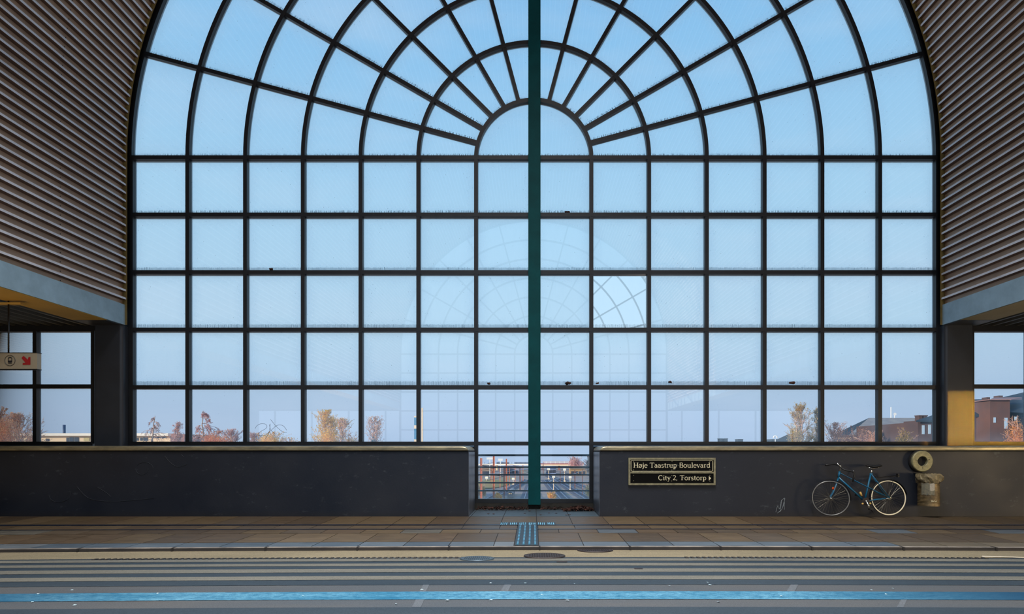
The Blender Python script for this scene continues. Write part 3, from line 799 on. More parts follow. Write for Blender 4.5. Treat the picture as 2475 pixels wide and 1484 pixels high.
for i in range(9):
    x = rn.uniform(-1.1, .9); y = rn.uniform(12.0, 12.9); q = MB(); a = rn.uniform(0, 3)
    q.add([(x + .035*math.cos(a+k)*(1 if k % 2 else .5), y + .035*math.sin(a+k), .012+.006*(k % 2)) for k in range(6)], [tuple(range(6))])
    tag(q.build('fallen_leaf', M['leafpile']), 'single brown leaf on the slabs in the central gap', 'leaf', 'single leaves in the gap')

# ------------------------------------------------------------------ street name sign
GL = {}
def L_(x0, y0, x1, y1, w): return ('l', x0, y0, x1, y1, w)
def A_(cx, cy, rx, ry, a0, a1, w): return ('a', cx, cy, rx, ry, a0, a1, w)
T, t_ = .125, .06
def sf(x, y, h=.15): return L_(x - h, y, x + h, y, .05)
GL['H'] = (.86, [L_(.16,0,.16,1,T), L_(.70,0,.70,1,T), L_(.16,.5,.70,.5,t_), sf(.16,.02), sf(.16,.98), sf(.70,.02), sf(.70,.98)])
GL['o'] = (.64, [A_(.31,.33,.235,.33,0,360,.095)])
GL['ø'] = (.64, [A_(.31,.33,.235,.33,0,360,.095), L_(.06,-.06,.56,.72,.05)])
GL['j'] = (.32, [L_(.18,-.12,.18,.66,T), A_(.03,-.13,.15,.14,0,-100,.07), sf(.12,.64,.09), L_(.18,.84,.18,.96,.13)])
GL['e'] = (.58, [A_(.30,.33,.23,.33,10,320,.09), L_(.08,.37,.52,.40,.05)])
GL['T'] = (.80, [L_(.40,0,.40,.97,T), L_(.04,.96,.76,.96,.07), L_(.05,.80,.05,.97,.05), L_(.75,.80,.75,.97,.05), sf(.40,.02,.16)])
GL['a'] = (.58, [L_(.42,.03,.42,.48,T), A_(.26,.46,.16,.20,0,170,.075), A_(.25,.19,.18,.19,40,340,.08), L_(.42,.03,.54,.03,.05)])
GL['s'] = (.48, [A_(.23,.49,.15,.16,30,270,.08), A_(.23,.17,.17,.17,90,-150,.09)])
GL['t'] = (.40, [L_(.18,.08,.18,.86,T), L_(.02,.64,.36,.64,.055), A_(.30,.10,.11,.10,180,300,.06)])
GL['r'] = (.46, [L_(.16,0,.16,.64,T), A_(.34,.42,.17,.23,170,60,.075), sf(.16,.02,.14), sf(.11,.63,.08)])
GL['u'] = (.68, [L_(.14,.16,.14,.66,T), L_(.50,0,.50,.66,T), A_(.31,.17,.18,.16,180,350,.07), sf(.09,.64,.08), sf(.45,.64,.08), L_(.5,.02,.64,.02,.05)])
GL['p'] = (.66, [L_(.14,-.32,.14,.64,T), A_(.33,.33,.21,.32,150,-150,.09), sf(.14,-.31,.14), sf(.09,.63,.08)])
GL['B'] = (.72, [L_(.16,0,.16,1,T), A_(.38,.755,.20,.225,-90,90,.085), A_(.40,.27,.25,.265,-90,90,.1), L_(.08,.98,.38,.98,.05), L_(.16,.53,.40,.53,.05), L_(.08,.02,.4,.02,.05)])
GL['l'] = (.34, [L_(.17,0,.17,1.04,T), sf(.17,.02,.14), sf(.12,1.02,.08)])
GL['v'] = (.60, [L_(.09,.66,.30,.0,.12), L_(.51,.66,.30,.0,.06), sf(.1,.64,.12), sf(.50,.64,.1)])
GL['d'] = (.66, [L_(.50,0,.50,1.04,T), A_(.31,.33,.21,.32,30,330,.09), sf(.45,1.02,.08), L_(.5,.02,.62,.02,.05)])
GL['C'] = (.78, [A_(.42,.5,.34,.5,48,312,.1), L_(.66,.74,.66,.96,.05), L_(.66,.06,.66,.2,.04)])
GL['i'] = (.33, [L_(.17,0,.17,.66,T), sf(.17,.02,.13), sf(.12,.64,.08), L_(.17,.84,.17,.96,.13)])
GL['y'] = (.60, [L_(.09,.66,.32,.05,.12), L_(.52,.66,.18,-.3,.06), sf(.1,.64,.12), sf(.50,.64,.1), L_(.1,-.29,.19,-.3,.09)])
GL['2'] = (.56, [A_(.27,.74,.2,.24,165,-30,.09), L_(.44,.62,.07,.06,.08), L_(.06,.05,.5,.05,.1)])
GL[','] = (.26, [L_(.12,.08,.12,0,.12), L_(.14,.02,.08,-.16,.06)])
GL[' '] = (.34, [])
def words(txt, x0, z0, h, D, wtot, parent):
    k = wtot / (sum(GL[c][0] for c in txt) * h); x = x0
    for wd in txt.split(' '):
        ww = sum(GL[c][0] for c in wd)*h*k; text_mesh(wd, x, z0, h, D, ww).build('lettering', M['signtext'], parent); x += ww + GL[' '][0]*h*k
def text_mesh(txt, x0, z0, h, D, wtot=None):
    adv = sum(GL[c][0] for c in txt); k = (wtot / (adv * h)) if wtot else 1
    q = MB(); x = x0; lay = 0
    for ch in txt:
        w_, ss = GL[ch]
        for s_ in ss:
            if s_[0] == 'l': pts = [(s_[1], s_[2]), (s_[3], s_[4])]; ww = s_[5]
            else:
                _, cx, cy, rx, ry, a0, a1, ww = s_; n = 18
                pts = [(cx + rx*math.cos(R(a0+(a1-a0)*i/n)), cy + ry*math.sin(R(a0+(a1-a0)*i/n))) for i in range(n+1)]
            pp = [Vector((x + p[0]*h*k, D, z0 + p[1]*h)) for p in pts]
            vs = []; hw = ww*h/2*1.3; lay = (lay + 1) % 7
            for i, p in enumerate(pp):
                tg = (pp[min(i+1, len(pp)-1)] - pp[max(i-1, 0)]).normalized(); nn = Vector((-tg.z, 0, tg.x))
                vs += [p + nn*hw + Vector((0, -.0003*lay, 0)), p - nn*hw + Vector((0, -.0003*lay, 0))]
            q.add(vs, [(2*i, 2*i+1, 2*i+3, 2*i+2) for i in range(len(pp)-1)])
        x += w_*h*k
    return q
SD = DW - .045
def sx(px): return (px - CX)*SD/F
def sz(py): return CAMZ - (py - CY)*SD/F
X0, X1, Z0, Z1 = sx(1519), sx(1729.5), sz(1172.5), sz(1106.5)
sg = empty('street_sign', ((X0+X1)/2, DW, Z0), 'framed black street name sign reading H\u00f8je Taastrup Boulevard on the parapet', 'sign')
q = MB(); fw = .036; yb = DW - .002; yf = SD - .004
q.box((X0, yf, Z0), (X1, yb, Z0+fw)); q.box((X0, yf, Z1-fw), (X1, yb, Z1)); q.box((X0, yf, Z0+fw), (X0+fw, yb, Z1-fw)); q.box((X1-fw, yf, Z0+fw), (X1, yb, Z1-fw))
zm_ = sz(1142.5); q.box((X0+fw, yf, zm_-.013), (X1-fw, yb, zm_+.013)); q.build('frame', M['brass'], sg)
q = MB(); q.box((X0+.03, SD+.01, Z0+.03), (X1-.03, yb, Z1-.03)); q.build('plate', M['signblack'], sg)
q = MB(); a, b, c_, d_ = sx(1525.5), sx(1722.5), sz(1139), sz(1113); r_ = .02; pts = []
for (cx, cz, a0) in ((b-r_, d_-r_, 0), (a+r_, d_-r_, 90), (a+r_, c_+r_, 180), (b-r_, c_+r_, 270)):
    for i in range(6): an = R(a0 + 18*i); pts.append((cx + r_*math.cos(an), SD+.008, cz + r_*math.sin(an)))
q.tube(pts, .0055, 6, closed=True); q.build('border_line', M['signtext'], sg)
words('H\u00f8je Taastrup Boulevard', sx(1531), sz(1130), .092, SD+.006, sx(1717)-sx(1531), sg)
words('City 2, Torstorp', sx(1591), sz(1160.3), .090, SD+.006, sx(1708)-sx(1591), sg)
q = MB(); q.add([(sx(1713.5), SD+.006, sz(1150.5)), (sx(1713.5), SD+.006, sz(1161.5)), (sx(1719), SD+.006, sz(1156))], [(0,1,2)]); q.build('arrow', M['signtext'], sg)
for (x, y) in ((1531.5,1116),(1624.5,1115.5),(1716,1115.5),(1531.5,1136),(1624,1136),(1716,1136),(1531.5,1149),(1624,1149.5),(1716,1149),(1531.5,1162.3),(1623.5,1162.5),(1716,1163)):
    q = MB(); q.lathe([(0,-.007),(.006,-.006),(.009,0)], (sx(x), SD+.008, sz(y)), 'y', 10); q.build('screw', M['brass'], sg)
q = MB(); rn = random.Random(2)
for (cx, cy, n_, sp) in ((1630, 1127, 12, 9), (1652, 1152, 4, 3)):
    for _ in range(n_):
        x, y = sx(cx + rn.gauss(0, sp*.5)), sz(cy + rn.gauss(0, 3)); r_ = rn.uniform(.006, .018); a0 = rn.random()*6
        q.add([(x + r_*rn.uniform(.5, 1.2)*math.cos(a0+k), SD + .003 - .0002*_, y + r_*rn.uniform(.5, 1)*math.sin(a0+k)) for k in range(6)], [tuple(range(6))])
q.build('sticker_remains', mat('sticker_residue', (128, 116, 96), .8, c2=(96, 110, 116), scale=40), sg)

# ------------------------------------------------------------------ hanging direction sign (left aisle)
HD = 11.0
def hp(px, py, dy=0): p = P(px, py, HD); return Vector((p.x, HD + dy, p.z))
hs = empty('hanging_sign', hp(15, 872), 'pale hanging direction sign with train symbol and red arrow', 'sign')
a, b = hp(-110, 892), hp(90, 853)
q = MB(); q.box((a.x, HD, a.z), (b.x, HD + .09, b.z)); q.build('panel', M['panel'], hs)
q = MB(); q.box((a.x - .01, HD - .006, a.z - .012), (b.x + .006, HD + .096, a.z + .002)); q.box((a.x - .01, HD - .006, b.z - .002), (b.x + .006, HD + .096, b.z + .008)); q.build('edge_trim', M['frame'], hs)
q = MB(); tp_ = hp(15.5, 768); tp_.z = ZBB + .0
for x in (15.5, -90):
    q = MB(); p0 = hp(x, 853); q.tube([(p0.x, HD + .045, ZBB + .02), (p0.x, HD + .045, b.z)], .013, 8); p1 = hp(x - 2, 893.5); q.tube([(p1.x, HD + .045, p1.z), (p1.x, HD + .045, a.z)], .018, 8)
    q.build('hanger_rod', M['frame'], hs)
q = MB(); p0 = hp(15, 0); q.box((p0.x - .26, HD - .01, ZBB - .075), (p0.x + .26, HD + .1, ZBB - .05)); q.build('mounting_bar', M['soffit'], hs)
q = MB(); p0 = hp(24.5, 871.5, -.006); q.tube([(p0.x + .092*math.cos(k*PI/20), p0.y, p0.z + .092*math.sin(k*PI/20)) for k in range(40)], .004, 4, closed=True); q.build('ring', M['ink'], hs)
q = MB(); w_ = .036
def rbox(x0, x1, z0, z1, dy=-.003): q.box((p0.x + x0, HD - .006, p0.z + z0), (p0.x + x1, HD + .01, p0.z + z1))
rbox(-.036, .036, -.032, .0); rbox(-.036, -.028, 0, .045); rbox(.028, .036, 0, .045); rbox(-.03, .03, .045, .053); rbox(-.022, .022, .058, .064); rbox(-.026, .026, -.042, -.036); rbox(-.034, .034, -.056, -.051)
q.build('train_symbol', M['ink'], hs)
q = MB(); p0 = hp(64.5, 872, -.005)
q.add([p0 + Vector((x*.0073, 0, z*.0073)) for x, z in ((-10.5,9),(-7,12),(3,2.5),(5,9),(9.5,9),(9.5,-10),(-9.5,-10),(-9,-5.5),(-2.5,-5),(-12,6.5))], [(0,1,2,3,4,5,6,7,8,9)])
q.build('red_arrow', M['red'], hs)

# ------------------------------------------------------------------ bicycle
BDp = 11.62; LEAN = .07
def bp(px, py, off=0.0):
    """point of the bicycle given in picture coordinates of its plane, off = towards the camera"""
    p = P(px, py - 2.0, BDp); z = p.z
    return Vector((p.x, BDp + LEAN*max(z, 0) - off, z))
bz = F / BDp
bike = empty('bicycle', (bp(2080, 1250).x, BDp, 0), 'blue bicycle with pale tyres leaning against the right parapet wall', 'bicycle')
rc, fc, rr = bp(2148.7, 1205.5), bp(2009, 1206.5), .333
def tilt(v): return v
def wheel(c, r, squeeze, mt, lab, yaw):
    ax = Vector((math.cos(yaw), -math.sin(yaw), 0)); upv = Vector((0, LEAN, 1)).normalized()
    def wp(a, q): return c + (ax*math.cos(a) + upv*math.sin(a))*q
    m = MB(); m.tube([wp(2*PI*i/64, r - .016) for i in range(64)], .016, 10, closed=True); wh = m.build('wheel', M['black'], bike)
    m = MB(); nn = ax.cross(upv).normalized()
    if nn.y > 0: nn = -nn
    vs = []
    for i in range(64):
        a = 2*PI*i/64; vs += [wp(a, r - .006) + nn*.012, wp(a, r - .014) + nn*.0175, wp(a, r - .026) + nn*.015, wp(a, r-.031)]
    m.add(vs, [(4*i+k, 4*((i+1) % 64)+k, 4*((i+1) % 64)+k+1, 4*i+k+1) for i in range(64) for k in range(3)], smooth=True)
    m.build('rim', mt, wh)
    m = MB()
    for i in range(36):
        a = 2*PI*i/36; sgn = 1 if i % 2 else -1; a2 = a + (.9 if (i//2) % 2 else -.9)
        m.tube([wp(a2, .024) + nn*sgn*.028, wp(a, r - .04)], .0013, 4, cap=False)
    m.build('spokes', M['spoke'], wh)
    m = MB(); m.tube([c - nn*.045, c - nn*.03, c + nn*.03, c + nn*.045], [.012, .024, .024, .012], 14); m.tube([c + nn*.045, c + nn*.06], .009, 8); m.build('hub', M['chrome'], wh)
    return wh, wp, nn
rw, rwp, rn_ = wheel(rc, rr, 1, M['rimcream'], None, 0)
fw_, fwp, fn_ = wheel(fc, rr, 1, M['rimgrey'], None, .30)
tag(rw, 'rear wheel with cream wall'); tag(fw_, 'front wheel with grey wall, turned slightly')
bb = bp(2091.3, 1213.5); sc_ = bp(2108.8, 1147); ht, hb = bp(2033.3, 1142), bp(2030, 1156)
m = MB()
m.tube([bb, sc_], .0155, 10); m.tube([hb + (bb-hb)*.0, bb], .017, 10)
m.tube([ht, hb], .019, 10)
st_mid = bp(2100, 1180)
for s_ in (-1, 1):
    o_ = Vector((0, s_*.012, 0)); o2 = Vector((0, s_*.055, 0))
    m.tube([bp(2034.5, 1146) + o_, st_mid + o_*1.8, rc + o2], .0075, 8)
    m.tube([sc_ + o_, rc + o2], .0075, 8); m.tube([bb + o_*1.5, rc + o2], .0085, 8)
m.lathe([(.001,-.036),(.022,-.036),(.022,.036),(.001,.036)], bb, 'y', 14)
m.tube([sc_ + Vector((-.02,0,.0)), sc_ + Vector((.03,0,.004))], .012, 8)
m.build('frame', M['bluepaint'], bike)
m = MB()
cr_ = bp(2026.5, 1166)
for s_ in (-1, 1):
    o_ = fn_*(.05*s_)
    m.tube([hb, cr_ + o_*.6, fc + (cr_-fc)*.35 + o_, fc + (cr_-fc)*.12 + o_ + Vector((-.015,0,0)), fc + o_], [.014,.012,.011,.009,.008], 8)
m.build('fork', M['bluepaint'], bike)
m = MB(); stt = bp(2036.3, 1127.5); m.tube([ht, stt + (ht-stt)*.1, stt], .0125, 10); m.tube([stt, stt + Vector((-.03, 0, .0)), bp(2029, 1124, 0)], .012, 8); m.build('stem', M['chrome'], bike)
# drop-style handlebar, turned with the wheel
m = MB()
hc = bp(2031, 1127)
m.tube([bp(2007.5, 1127.2, -.13), bp(2016, 1125.6, -.15), bp(2025, 1124.4, -.12), bp(2030, 1126, -.03), hc, bp(2034, 1133, .05), bp(2041, 1138.5, .10), bp(2049, 1139.3, .13), bp(2056.5, 1141.5, .14), bp(2059.5, 1148, .14), bp(2057.5, 1156, .14), bp(2055, 1166, .14)],
       [.016,.016,.014,.012,.012,.012,.014,.016,.016,.016,.015,.015], 10)
m.build('handlebar', M['black'], bike)
m = MB(); m.tube([bp(2028.6, 1121.5, .0), bp(2030.5, 1128, .0)], [.013, .010], 10); m.build('clamp', M['chrome'], bike); m = MB(); m.tube([bp(2056, 1139, .15), bp(2057, 1141, .16)], .010, 8); m.build('clamp', M['chrome'], bike)
m = MB(); m.tube([bp(2054, 1144, .16), bp(2058, 1152, .19), bp(2054.5, 1161, .18)], .005, 6); m.build('brake_lever', M['black'], bike); m = MB(); m.tube([bp(2010, 1129, -.12), bp(2020, 1130.5, -.09)], .005, 6); m.build('brake_lever', M['black'], bike)
m = MB()
m.tube([bp(2034, 1131, .03), bp(2046, 1130, .08), bp(2052, 1140, .08), bp(2046, 1160, .03), bp(2060, 1172, .02), bp(2090, 1196, .01)], .003, 5)
m.tube([bp(2029, 1130, .02), bp(2022, 1136, .04), bp(2024, 1150, .03), bp(2028, 1158, .02)], .003, 5); m.build('cable', M['black'], bike)
# seat post and saddle
m = MB(); m.tube([sc_, bp(2112.3, 1136.5)], .0135, 10); m.build('seat_post', M['chrome'], bike)
m = MB(); sec = []
sd = [(2097.3, 1128.2, .018, .010), (2101, 1127.6, .024, .016), (2106, 1128.2, .030, .020), (2113, 1129.6, .045, .024), (2120, 1129.2, .068, .026), (2127, 1128.4, .078, .026), (2132.8, 1127.8, .066, .020)]
n = 14; vs = []
for (x, y, hw, hh) in sd:
    c = bp(x, y)
    for k in range(n): a = 2*PI*k/n; vs.append(c + Vector((0, hw*math.cos(a), hh*math.sin(a) * (1 if math.sin(a) > 0 else 1.15))))
m.add(vs, [(i*n+k, i*n+(k+1) % n, (i+1)*n+(k+1) % n, (i+1)*n+k) for i in range(len(sd)-1) for k in range(n)] + [tuple(range(n)), tuple(range((len(sd)-1)*n, len(sd)*n))], smooth=True)
sa = m.build('saddle', M['black'], bike)
m = MB(); m.tube([bp(2103, 1131.5, .02), bp(2112, 1135.3, .02), bp(2124, 1133, .02), bp(2132, 1129.5, .03)], .004, 6); m.tube([bp(2103, 1131.5, -.02), bp(2112, 1135.3, -.02), bp(2124, 1133, -.02)], .004, 6); m.build('saddle_rail', M['chrome'], sa)
# mudguards
def guard(wp, nn, r, a0, a1):
    m = MB(); vs = []; n_ = 26
    for i in range(n_ + 1):
        a = R(a0 + (a1-a0)*i/n_)
        for (q, o_) in ((r, .026), (r + .011, .014), (r + .011, -.014), (r, -.026)): vs.append(wp(a, q) + nn*o_)
    m.add(vs, [(4*i+k, 4*i+k+1, 4*(i+1)+k+1, 4*(i+1)+k) for i in range(n_) for k in range(3)], smooth=True); m.build('mudguard', M['black'], bike)
guard(rwp, rn_, rr + .012, 10, 190); guard(fwp, fn_, rr + .012, -5, 105)
# rack
m = MB()
for s_ in (-.05, .05):
    m.tube([bp(2113, 1150, s_), bp(2124, 1157, s_), bp(2150, 1154.5, s_), bp(2173, 1151.8, s_)], .005, 6); m.tube([bp(2160, 1153.6, s_), rc + Vector((.005, -s_, .02))], .004, 6)
m.tube([bp(2173, 1151.8, .05), bp(2173, 1151.8, -.05)], .005, 6); m.tube([bp(2150, 1154.5, .05), bp(2150, 1154.5, -.05)], .005, 6); m.build('luggage_rack', M['black'], bike)
m = MB(); p0 = bp(2174, 1151.5, .0); m.box((p0.x-.012, p0.y-.03, p0.z-.03), (p0.x+.014, p0.y+.03, p0.z+.035)); m.build('rear_light', M['black'], bike)
# cranks, pedals, chain
f_ = Vector((0, -.05, 0))
m = MB(); m.lathe([(.02,-.002),(.066,-.002),(.07,.0),(.066,.004),(.02,.004)], bb + Vector((0,-.045,0)), 'y', 32); m.build('chainring', M['iron'], bike)
m = MB(); c1 = bp(2096.6, 1231, .09); m.tube([bb + f_*1.4, c1], [.024, .018], 10); m.lathe([(.001,-.018),(.02,-.018),(.02,.018)], bb + f_*1.1, 'y', 14); c2 = bp(2083.5, 1200, -.07); m.build('crank', M['chrome'], bike); m = MB(); m.tube([bb - f_, c2], [.014, .010], 8); m.build('crank', M['chrome'], bike)
for (c, o_) in ((c1, -.05), (c2, .05)):
    m = MB(); m.box((c.x - .04, c.y + o_ - .035, c.z - .012), (c.x + .04, c.y + o_ + .035, c.z + .012)); m.build('pedal', M['black'], bike)
m = MB(); p0 = bp(2081, 1196, .03); m.tube([p0 + Vector((.012, 0, -.035)), p0 + Vector((-.014, 0, .038))], .018, 10)
m.build('pedal_reflector', M['reflector'], bike)
for (x, y) in ((2082, 1219), (2100.5, 1218.5)):
    m = MB(); p0 = bp(x, y, .06); m.lathe([(.0,-.012),(.016,-.012),(.018,.0),(.014,.012)], p0, 'y', 12); m.build('reflector', M['reflector'], bike)
m = MB(); m.tube([bb + Vector((0,-.04,.067)), rc + Vector((-.02,-.04,.032)), rc + Vector((.03,-.04,0)), rc + Vector((-.02,-.04,-.032)), bb + Vector((0,-.04,-.067)), bb + Vector((-.067,-.04,0))], .0035, 4, closed=True); m.build('chain', M['iron'], bike)
m = MB(); m.lathe([(.02,-.002),(.034,-.002),(.036,.004),(.02,.004)], rc + Vector((0,-.045,0)), 'y', 20); m.tube([rc + Vector((.0,-.06,.0)), rc + Vector((-.08,-.06,-.01))], .007, 8); m.build('gear_hub', M['chrome'], bike)
m = MB(); p0 = bp(2014.5, 1182.5, .03); m.lathe([(0,-.008),(.022,-.008),(.026,0),(.022,.008),(0,.008)], p0, 'y', 18); m.build('spoke_reflector', M['orange'], bike)
m = MB(); m.tube([bp(2094, 1222, .03), bp(2103, 1240, .12), bp(2106, 1245, .14)], .006, 6); m.build('kickstand', M['iron'], bike)

# ------------------------------------------------------------------ round disc and litter bin
RD = DW - .11
def rp_(px, py, D=RD): return P(px, py, D)
c = rp_(2230, 1114.8); ro, ri = 25.5*RD/F, 11.6*RD/F
q = MB(); q.lathe([(ri, .10), (ri, .004), (ri+.008, -.004), (ro-.012, -.004), (ro, .008), (ro, .10)], c, 'y', 48)
o = q.build('lid_ring', M['galv'], flat=True); tag(o, 'round metal ring with a dark hole on the wall above the litter bin', 'ring')
q = MB(); q.disc(c + Vector((0, .06, 0)), ri + .004, 'y', 32); q.build('hole', M['hole'], o)
q = MB(); q.lathe([(ro + .012, .104), (ro + .014, .05), (ro + .001, .045)], c, 'y', 48); q.build('rim', M['hole'], o)
for a in (170, 15, 270):
    q = MB(); q.tube([c + Vector(((ri+.012)*math.cos(R(a)), -.006, (ri+.012)*math.sin(R(a)))), c + Vector(((ri+.05)*math.cos(R(a)), -.006, (ri+.05)*math.sin(R(a))))], .004, 5)
    q.build('clip', M['iron'], o)

BNx0, BNx1 = 2221.5, 2268.5; BR_ = (BNx1-BNx0)/2*11.66/F; bc = P((BNx0+BNx1)/2, 1224.5, 11.66); bcy = DW - .05 - BR_
bz0, bz1 = P(0, 1224, 11.5).z, P(0, 1148, 11.5).z
bn = empty('litter_bin', (bc.x, bcy, bz0), 'slatted metal litter bin with a crumpled bag, mounted below the ring', 'bin')
q = MB(); prof_ = [(.0, bz0), (BR_, bz0), (BR_, bz0 + .055)]; z = bz0 + .055; 
while z < bz1 - .02:
    prof_ += [(BR_ - .012, z + .002), (BR_ - .012, z + .010), (BR_, z + .012), (BR_, z + .024)]; z += .0255
prof_ += [(BR_, bz1), (BR_ - .01, bz1), (BR_ - .01, bz0 + .1)]
q.lathe(prof_, (bc.x, bcy, 0), 'z', 40); q.build('slatted_body', mat('bin_slats', (140, 120, 84), .45, .3, c2=(66, 56, 42), scale=9), bn, flat=True)
q = MB(); rn = random.Random(31); vs = []; n = 44; rws = [(BR_*.8, bz1 - .01), (BR_*.98, bz1 + .02), (BR_*1.10, bz1 + .005), (BR_*1.16, bz1 - .04), (BR_*1.15, bz1 - .09), (BR_*1.06, bz1 - .125), (BR_*1.01, bz1 - .135)]
for (r_, z_) in rws:
    for k in range(n):
        a = 2*PI*k/n; bulge = 1 + .05*math.sin(5*a + z_*40) + rn.uniform(-.035, .035) + (.10 if math.cos(a) > .5 else .0) * (1 if z_ < bz1 else .3)
        vs.append((bc.x + r_*bulge*math.cos(a), bcy + min(r_*bulge*math.sin(a), BR_), z_ + rn.uniform(-.008, .008) - (.03 if math.sin(3*a) > .4 and z_ < bz1 - .1 else 0)))
q.add(vs, [(i*n+k, i*n+(k+1) % n, (i+1)*n+(k+1) % n, (i+1)*n+k) for i in range(len(rws)-1) for k in range(n)]); q.build('bag', M['plastic'], bn)
def onbin(px, py, e=.006):
    x = (px - CX)*11.52/F; dx = max(-.98*BR_, min(.98*BR_, x - bc.x)); y = bcy - math.sqrt(BR_**2 - dx**2) - e
    return Vector((bc.x + dx, y, CAMZ - (py - CY)*11.5/F))
q = MB()
for poly in ([(2235,1167),(2241,1170),(2245,1166),(2250,1166),(2256,1167),(2256,1180),(2255,1198),(2246,1198),(2236,1197.5),(2237,1188),(2234,1178)],):
    xs_ = [2234 + 2.2*i for i in range(11)]
    vs = []
    for i, x in enumerate(xs_): vs += [onbin(x, 1166.5 + (i*7 % 4)), onbin(x, 1197.5 - (i*5 % 3))]
    q.add(vs, [(2*i, 2*i+1, 2*i+3, 2*i+2) for i in range(10)])
q.build('poster_remains', mat('grubby_paper', (128, 122, 98), .7, c2=(92, 92, 84), scale=26), bn)
q = MB(); xs_ = [2245.5 + 2*i for i in range(6)]; vs = []
for i, x in enumerate(xs_): vs += [onbin(x, 1170 - i*.6, .009), onbin(x, 1187 - abs(i-2)*.8, .009)]
q.add(vs, [(2*i, 2*i+1, 2*i+3, 2*i+2) for i in range(5)]); q.build('paper_scrap', M['paper'], bn)
q = MB(); q.tube([onbin(x, 1211.5 + 1.2*math.sin(x), .008) for x in (2248, 2250, 2252, 2254, 2256, 2258, 2260)], .006, 5); q.tube([onbin(2249, 1210, .008), onbin(2250.5, 1209, .008), onbin(2249, 1213, .008)], .005, 5); q.build('small_mark', M['signtext'], bn)
q = MB(); q.box((bc.x - .06, bcy + BR_*.7, bz0 + .1), (bc.x + .06, DW - .002, bz1 - .1)); q.build('bracket', M['iron'], bn)

# ------------------------------------------------------------------ outside: ground, railway, trees, houses
GZ = -9.0
n = NT('rail_yard_ground'); a = n.noise(.07, 6, .6); b = n.noise(.5, 5, .7)
col = n.ramp(a, [(.38, lin((142, 134, 140))), (.48, lin((188, 158, 130))), (.56, lin((150, 140, 142))), (.66, lin((170, 150, 96)))])
n.bsdf(n.mixc(.6, col, n.ramp(b, [(.3, (.7,)*3), (.7, (1.15,)*3)]), 'MULTIPLY'), .9); M['yard'] = n.m
m = MB(); m.add([(-400, DG + 3, GZ), (400, DG + 3, GZ), (400, 430, GZ), (-400, 430, GZ)], [(0,1,2,3)])
o = m.build('ground', M['yard']); tag(o, 'low railway ground beyond the station', None, None, 'structure')
M['rail'] = mat('railway_steel', (108, 128, 160), .35, .6); M['ballast'] = mat('ballast', (112, 112, 124), .9, c2=(92, 90, 98), scale=.8)
M['mast'] = mat('rust_orange_mast', (226, 142, 104), .7, var=.15); M['mast2'] = mat('brown_mast', (150, 108, 100), .7, var=.15)
M['cream'] = mat('cream_render', (250, 222, 184), .8, var=.06, scale=.4); M['creamwhite'] = mat('pale_fascia', (255, 244, 226), .8, var=.04, scale=.4)
M['darkwin'] = mat('dark_window', (66, 70, 84), .2); M['lightwin'] = mat('pale_window', (176, 200, 220), .2, var=.1)
M['brick'] = mat('red_brown_brick', (92, 70, 68), .85, c2=(76, 62, 64), scale=.5)
M['slate'] = mat('grey_tile_roof', (146, 146, 146), .8, c2=(124, 126, 132), scale=.5, mscale=(1, 1, 4)); M['darkroof'] = mat('dark_slate_roof', (44, 58, 70), .7, var=.15, scale=.4)
M['grassy'] = mat('autumn_grass', (150, 156, 84), .9, c2=(176, 140, 90), scale=.12); M['whitish'] = mat('white_metal', (235, 235, 232), .5, var=.05)
M['bark'] = mat('birch_bark', (205, 180, 160), .8, c2=(150, 120, 110), scale=3); M['twig'] = mat('haze_pale_twigs', (200, 168, 158), .8)  # twigs made pale, the distance haze put into their colour
M['lamp'] = None
n = NT('signal_glow'); em = n.n('ShaderNodeEmission'); em.inputs[0].default_value = (1, .72, .35, 1); em.inputs[1].default_value = 2.2; n.l(em.outputs[0], n.out.inputs[0]); M['lamp'] = n.m

def gp(px, py):                            # point of the low ground seen at a pixel
    D = F*(CAMZ - GZ)/(py - CY); return Vector(((px - CX)*D/F, D, GZ))
for i, (xa, ya, xb, yb) in enumerate(((1362, 1207, 1318, 1160), (1420, 1207, 1326, 1150), (1484, 1207, 1352, 1156), (1276, 1207, 1290, 1150), (1186, 1207, 1274, 1160))):
    A, B = gp(xa, ya), gp(xb, yb); A = A + (A - B).normalized()*60; t0 = (B - A).normalized(); nr = Vector((t0.y, -t0.x, 0))
    tr_ = empty('railway_track', (A.x, A.y, GZ), 'pair of steel rails on ballast, track %s of the yard' % ['just right of the teal post', 'second right of the teal post', 'outermost right', 'hidden along the teal post', 'left of the teal post'][i], 'railway track')
    q = MB(); q.add([A - nr*1.7 + Vector((0,0,.05)), A + nr*1.7 + Vector((0,0,.05)), B + nr*1.7 + Vector((0,0,.05)), B - nr*1.7 + Vector((0,0,.05))], [(0,1,2,3)]); q.build('ballast_bed', M['ballast'], tr_)
    for s in (-1, 1): q = MB(); q.obox(A + nr*.72*s + Vector((0,0,.25)), B + nr*.72*s + Vector((0,0,.25)), .17, .2, up); q.build('rail', M['rail'], tr_)
# grassy bank
q = MB(); c = gp(1184, 1170); vs = []; n_ = 24
for k in range(n_): a = 2*PI*k/n_; vs.append((c.x + 6*math.cos(a), c.y + 24*math.sin(a), GZ + .15))
vs.append((c.x, c.y, GZ + 1.6)); q.add(vs, [(k, (k+1) % n_, n_) for k in range(n_)], smooth=True)
tag(q.build('grass_bank', M['grassy']), 'low grassy mound among the tracks', 'bank')
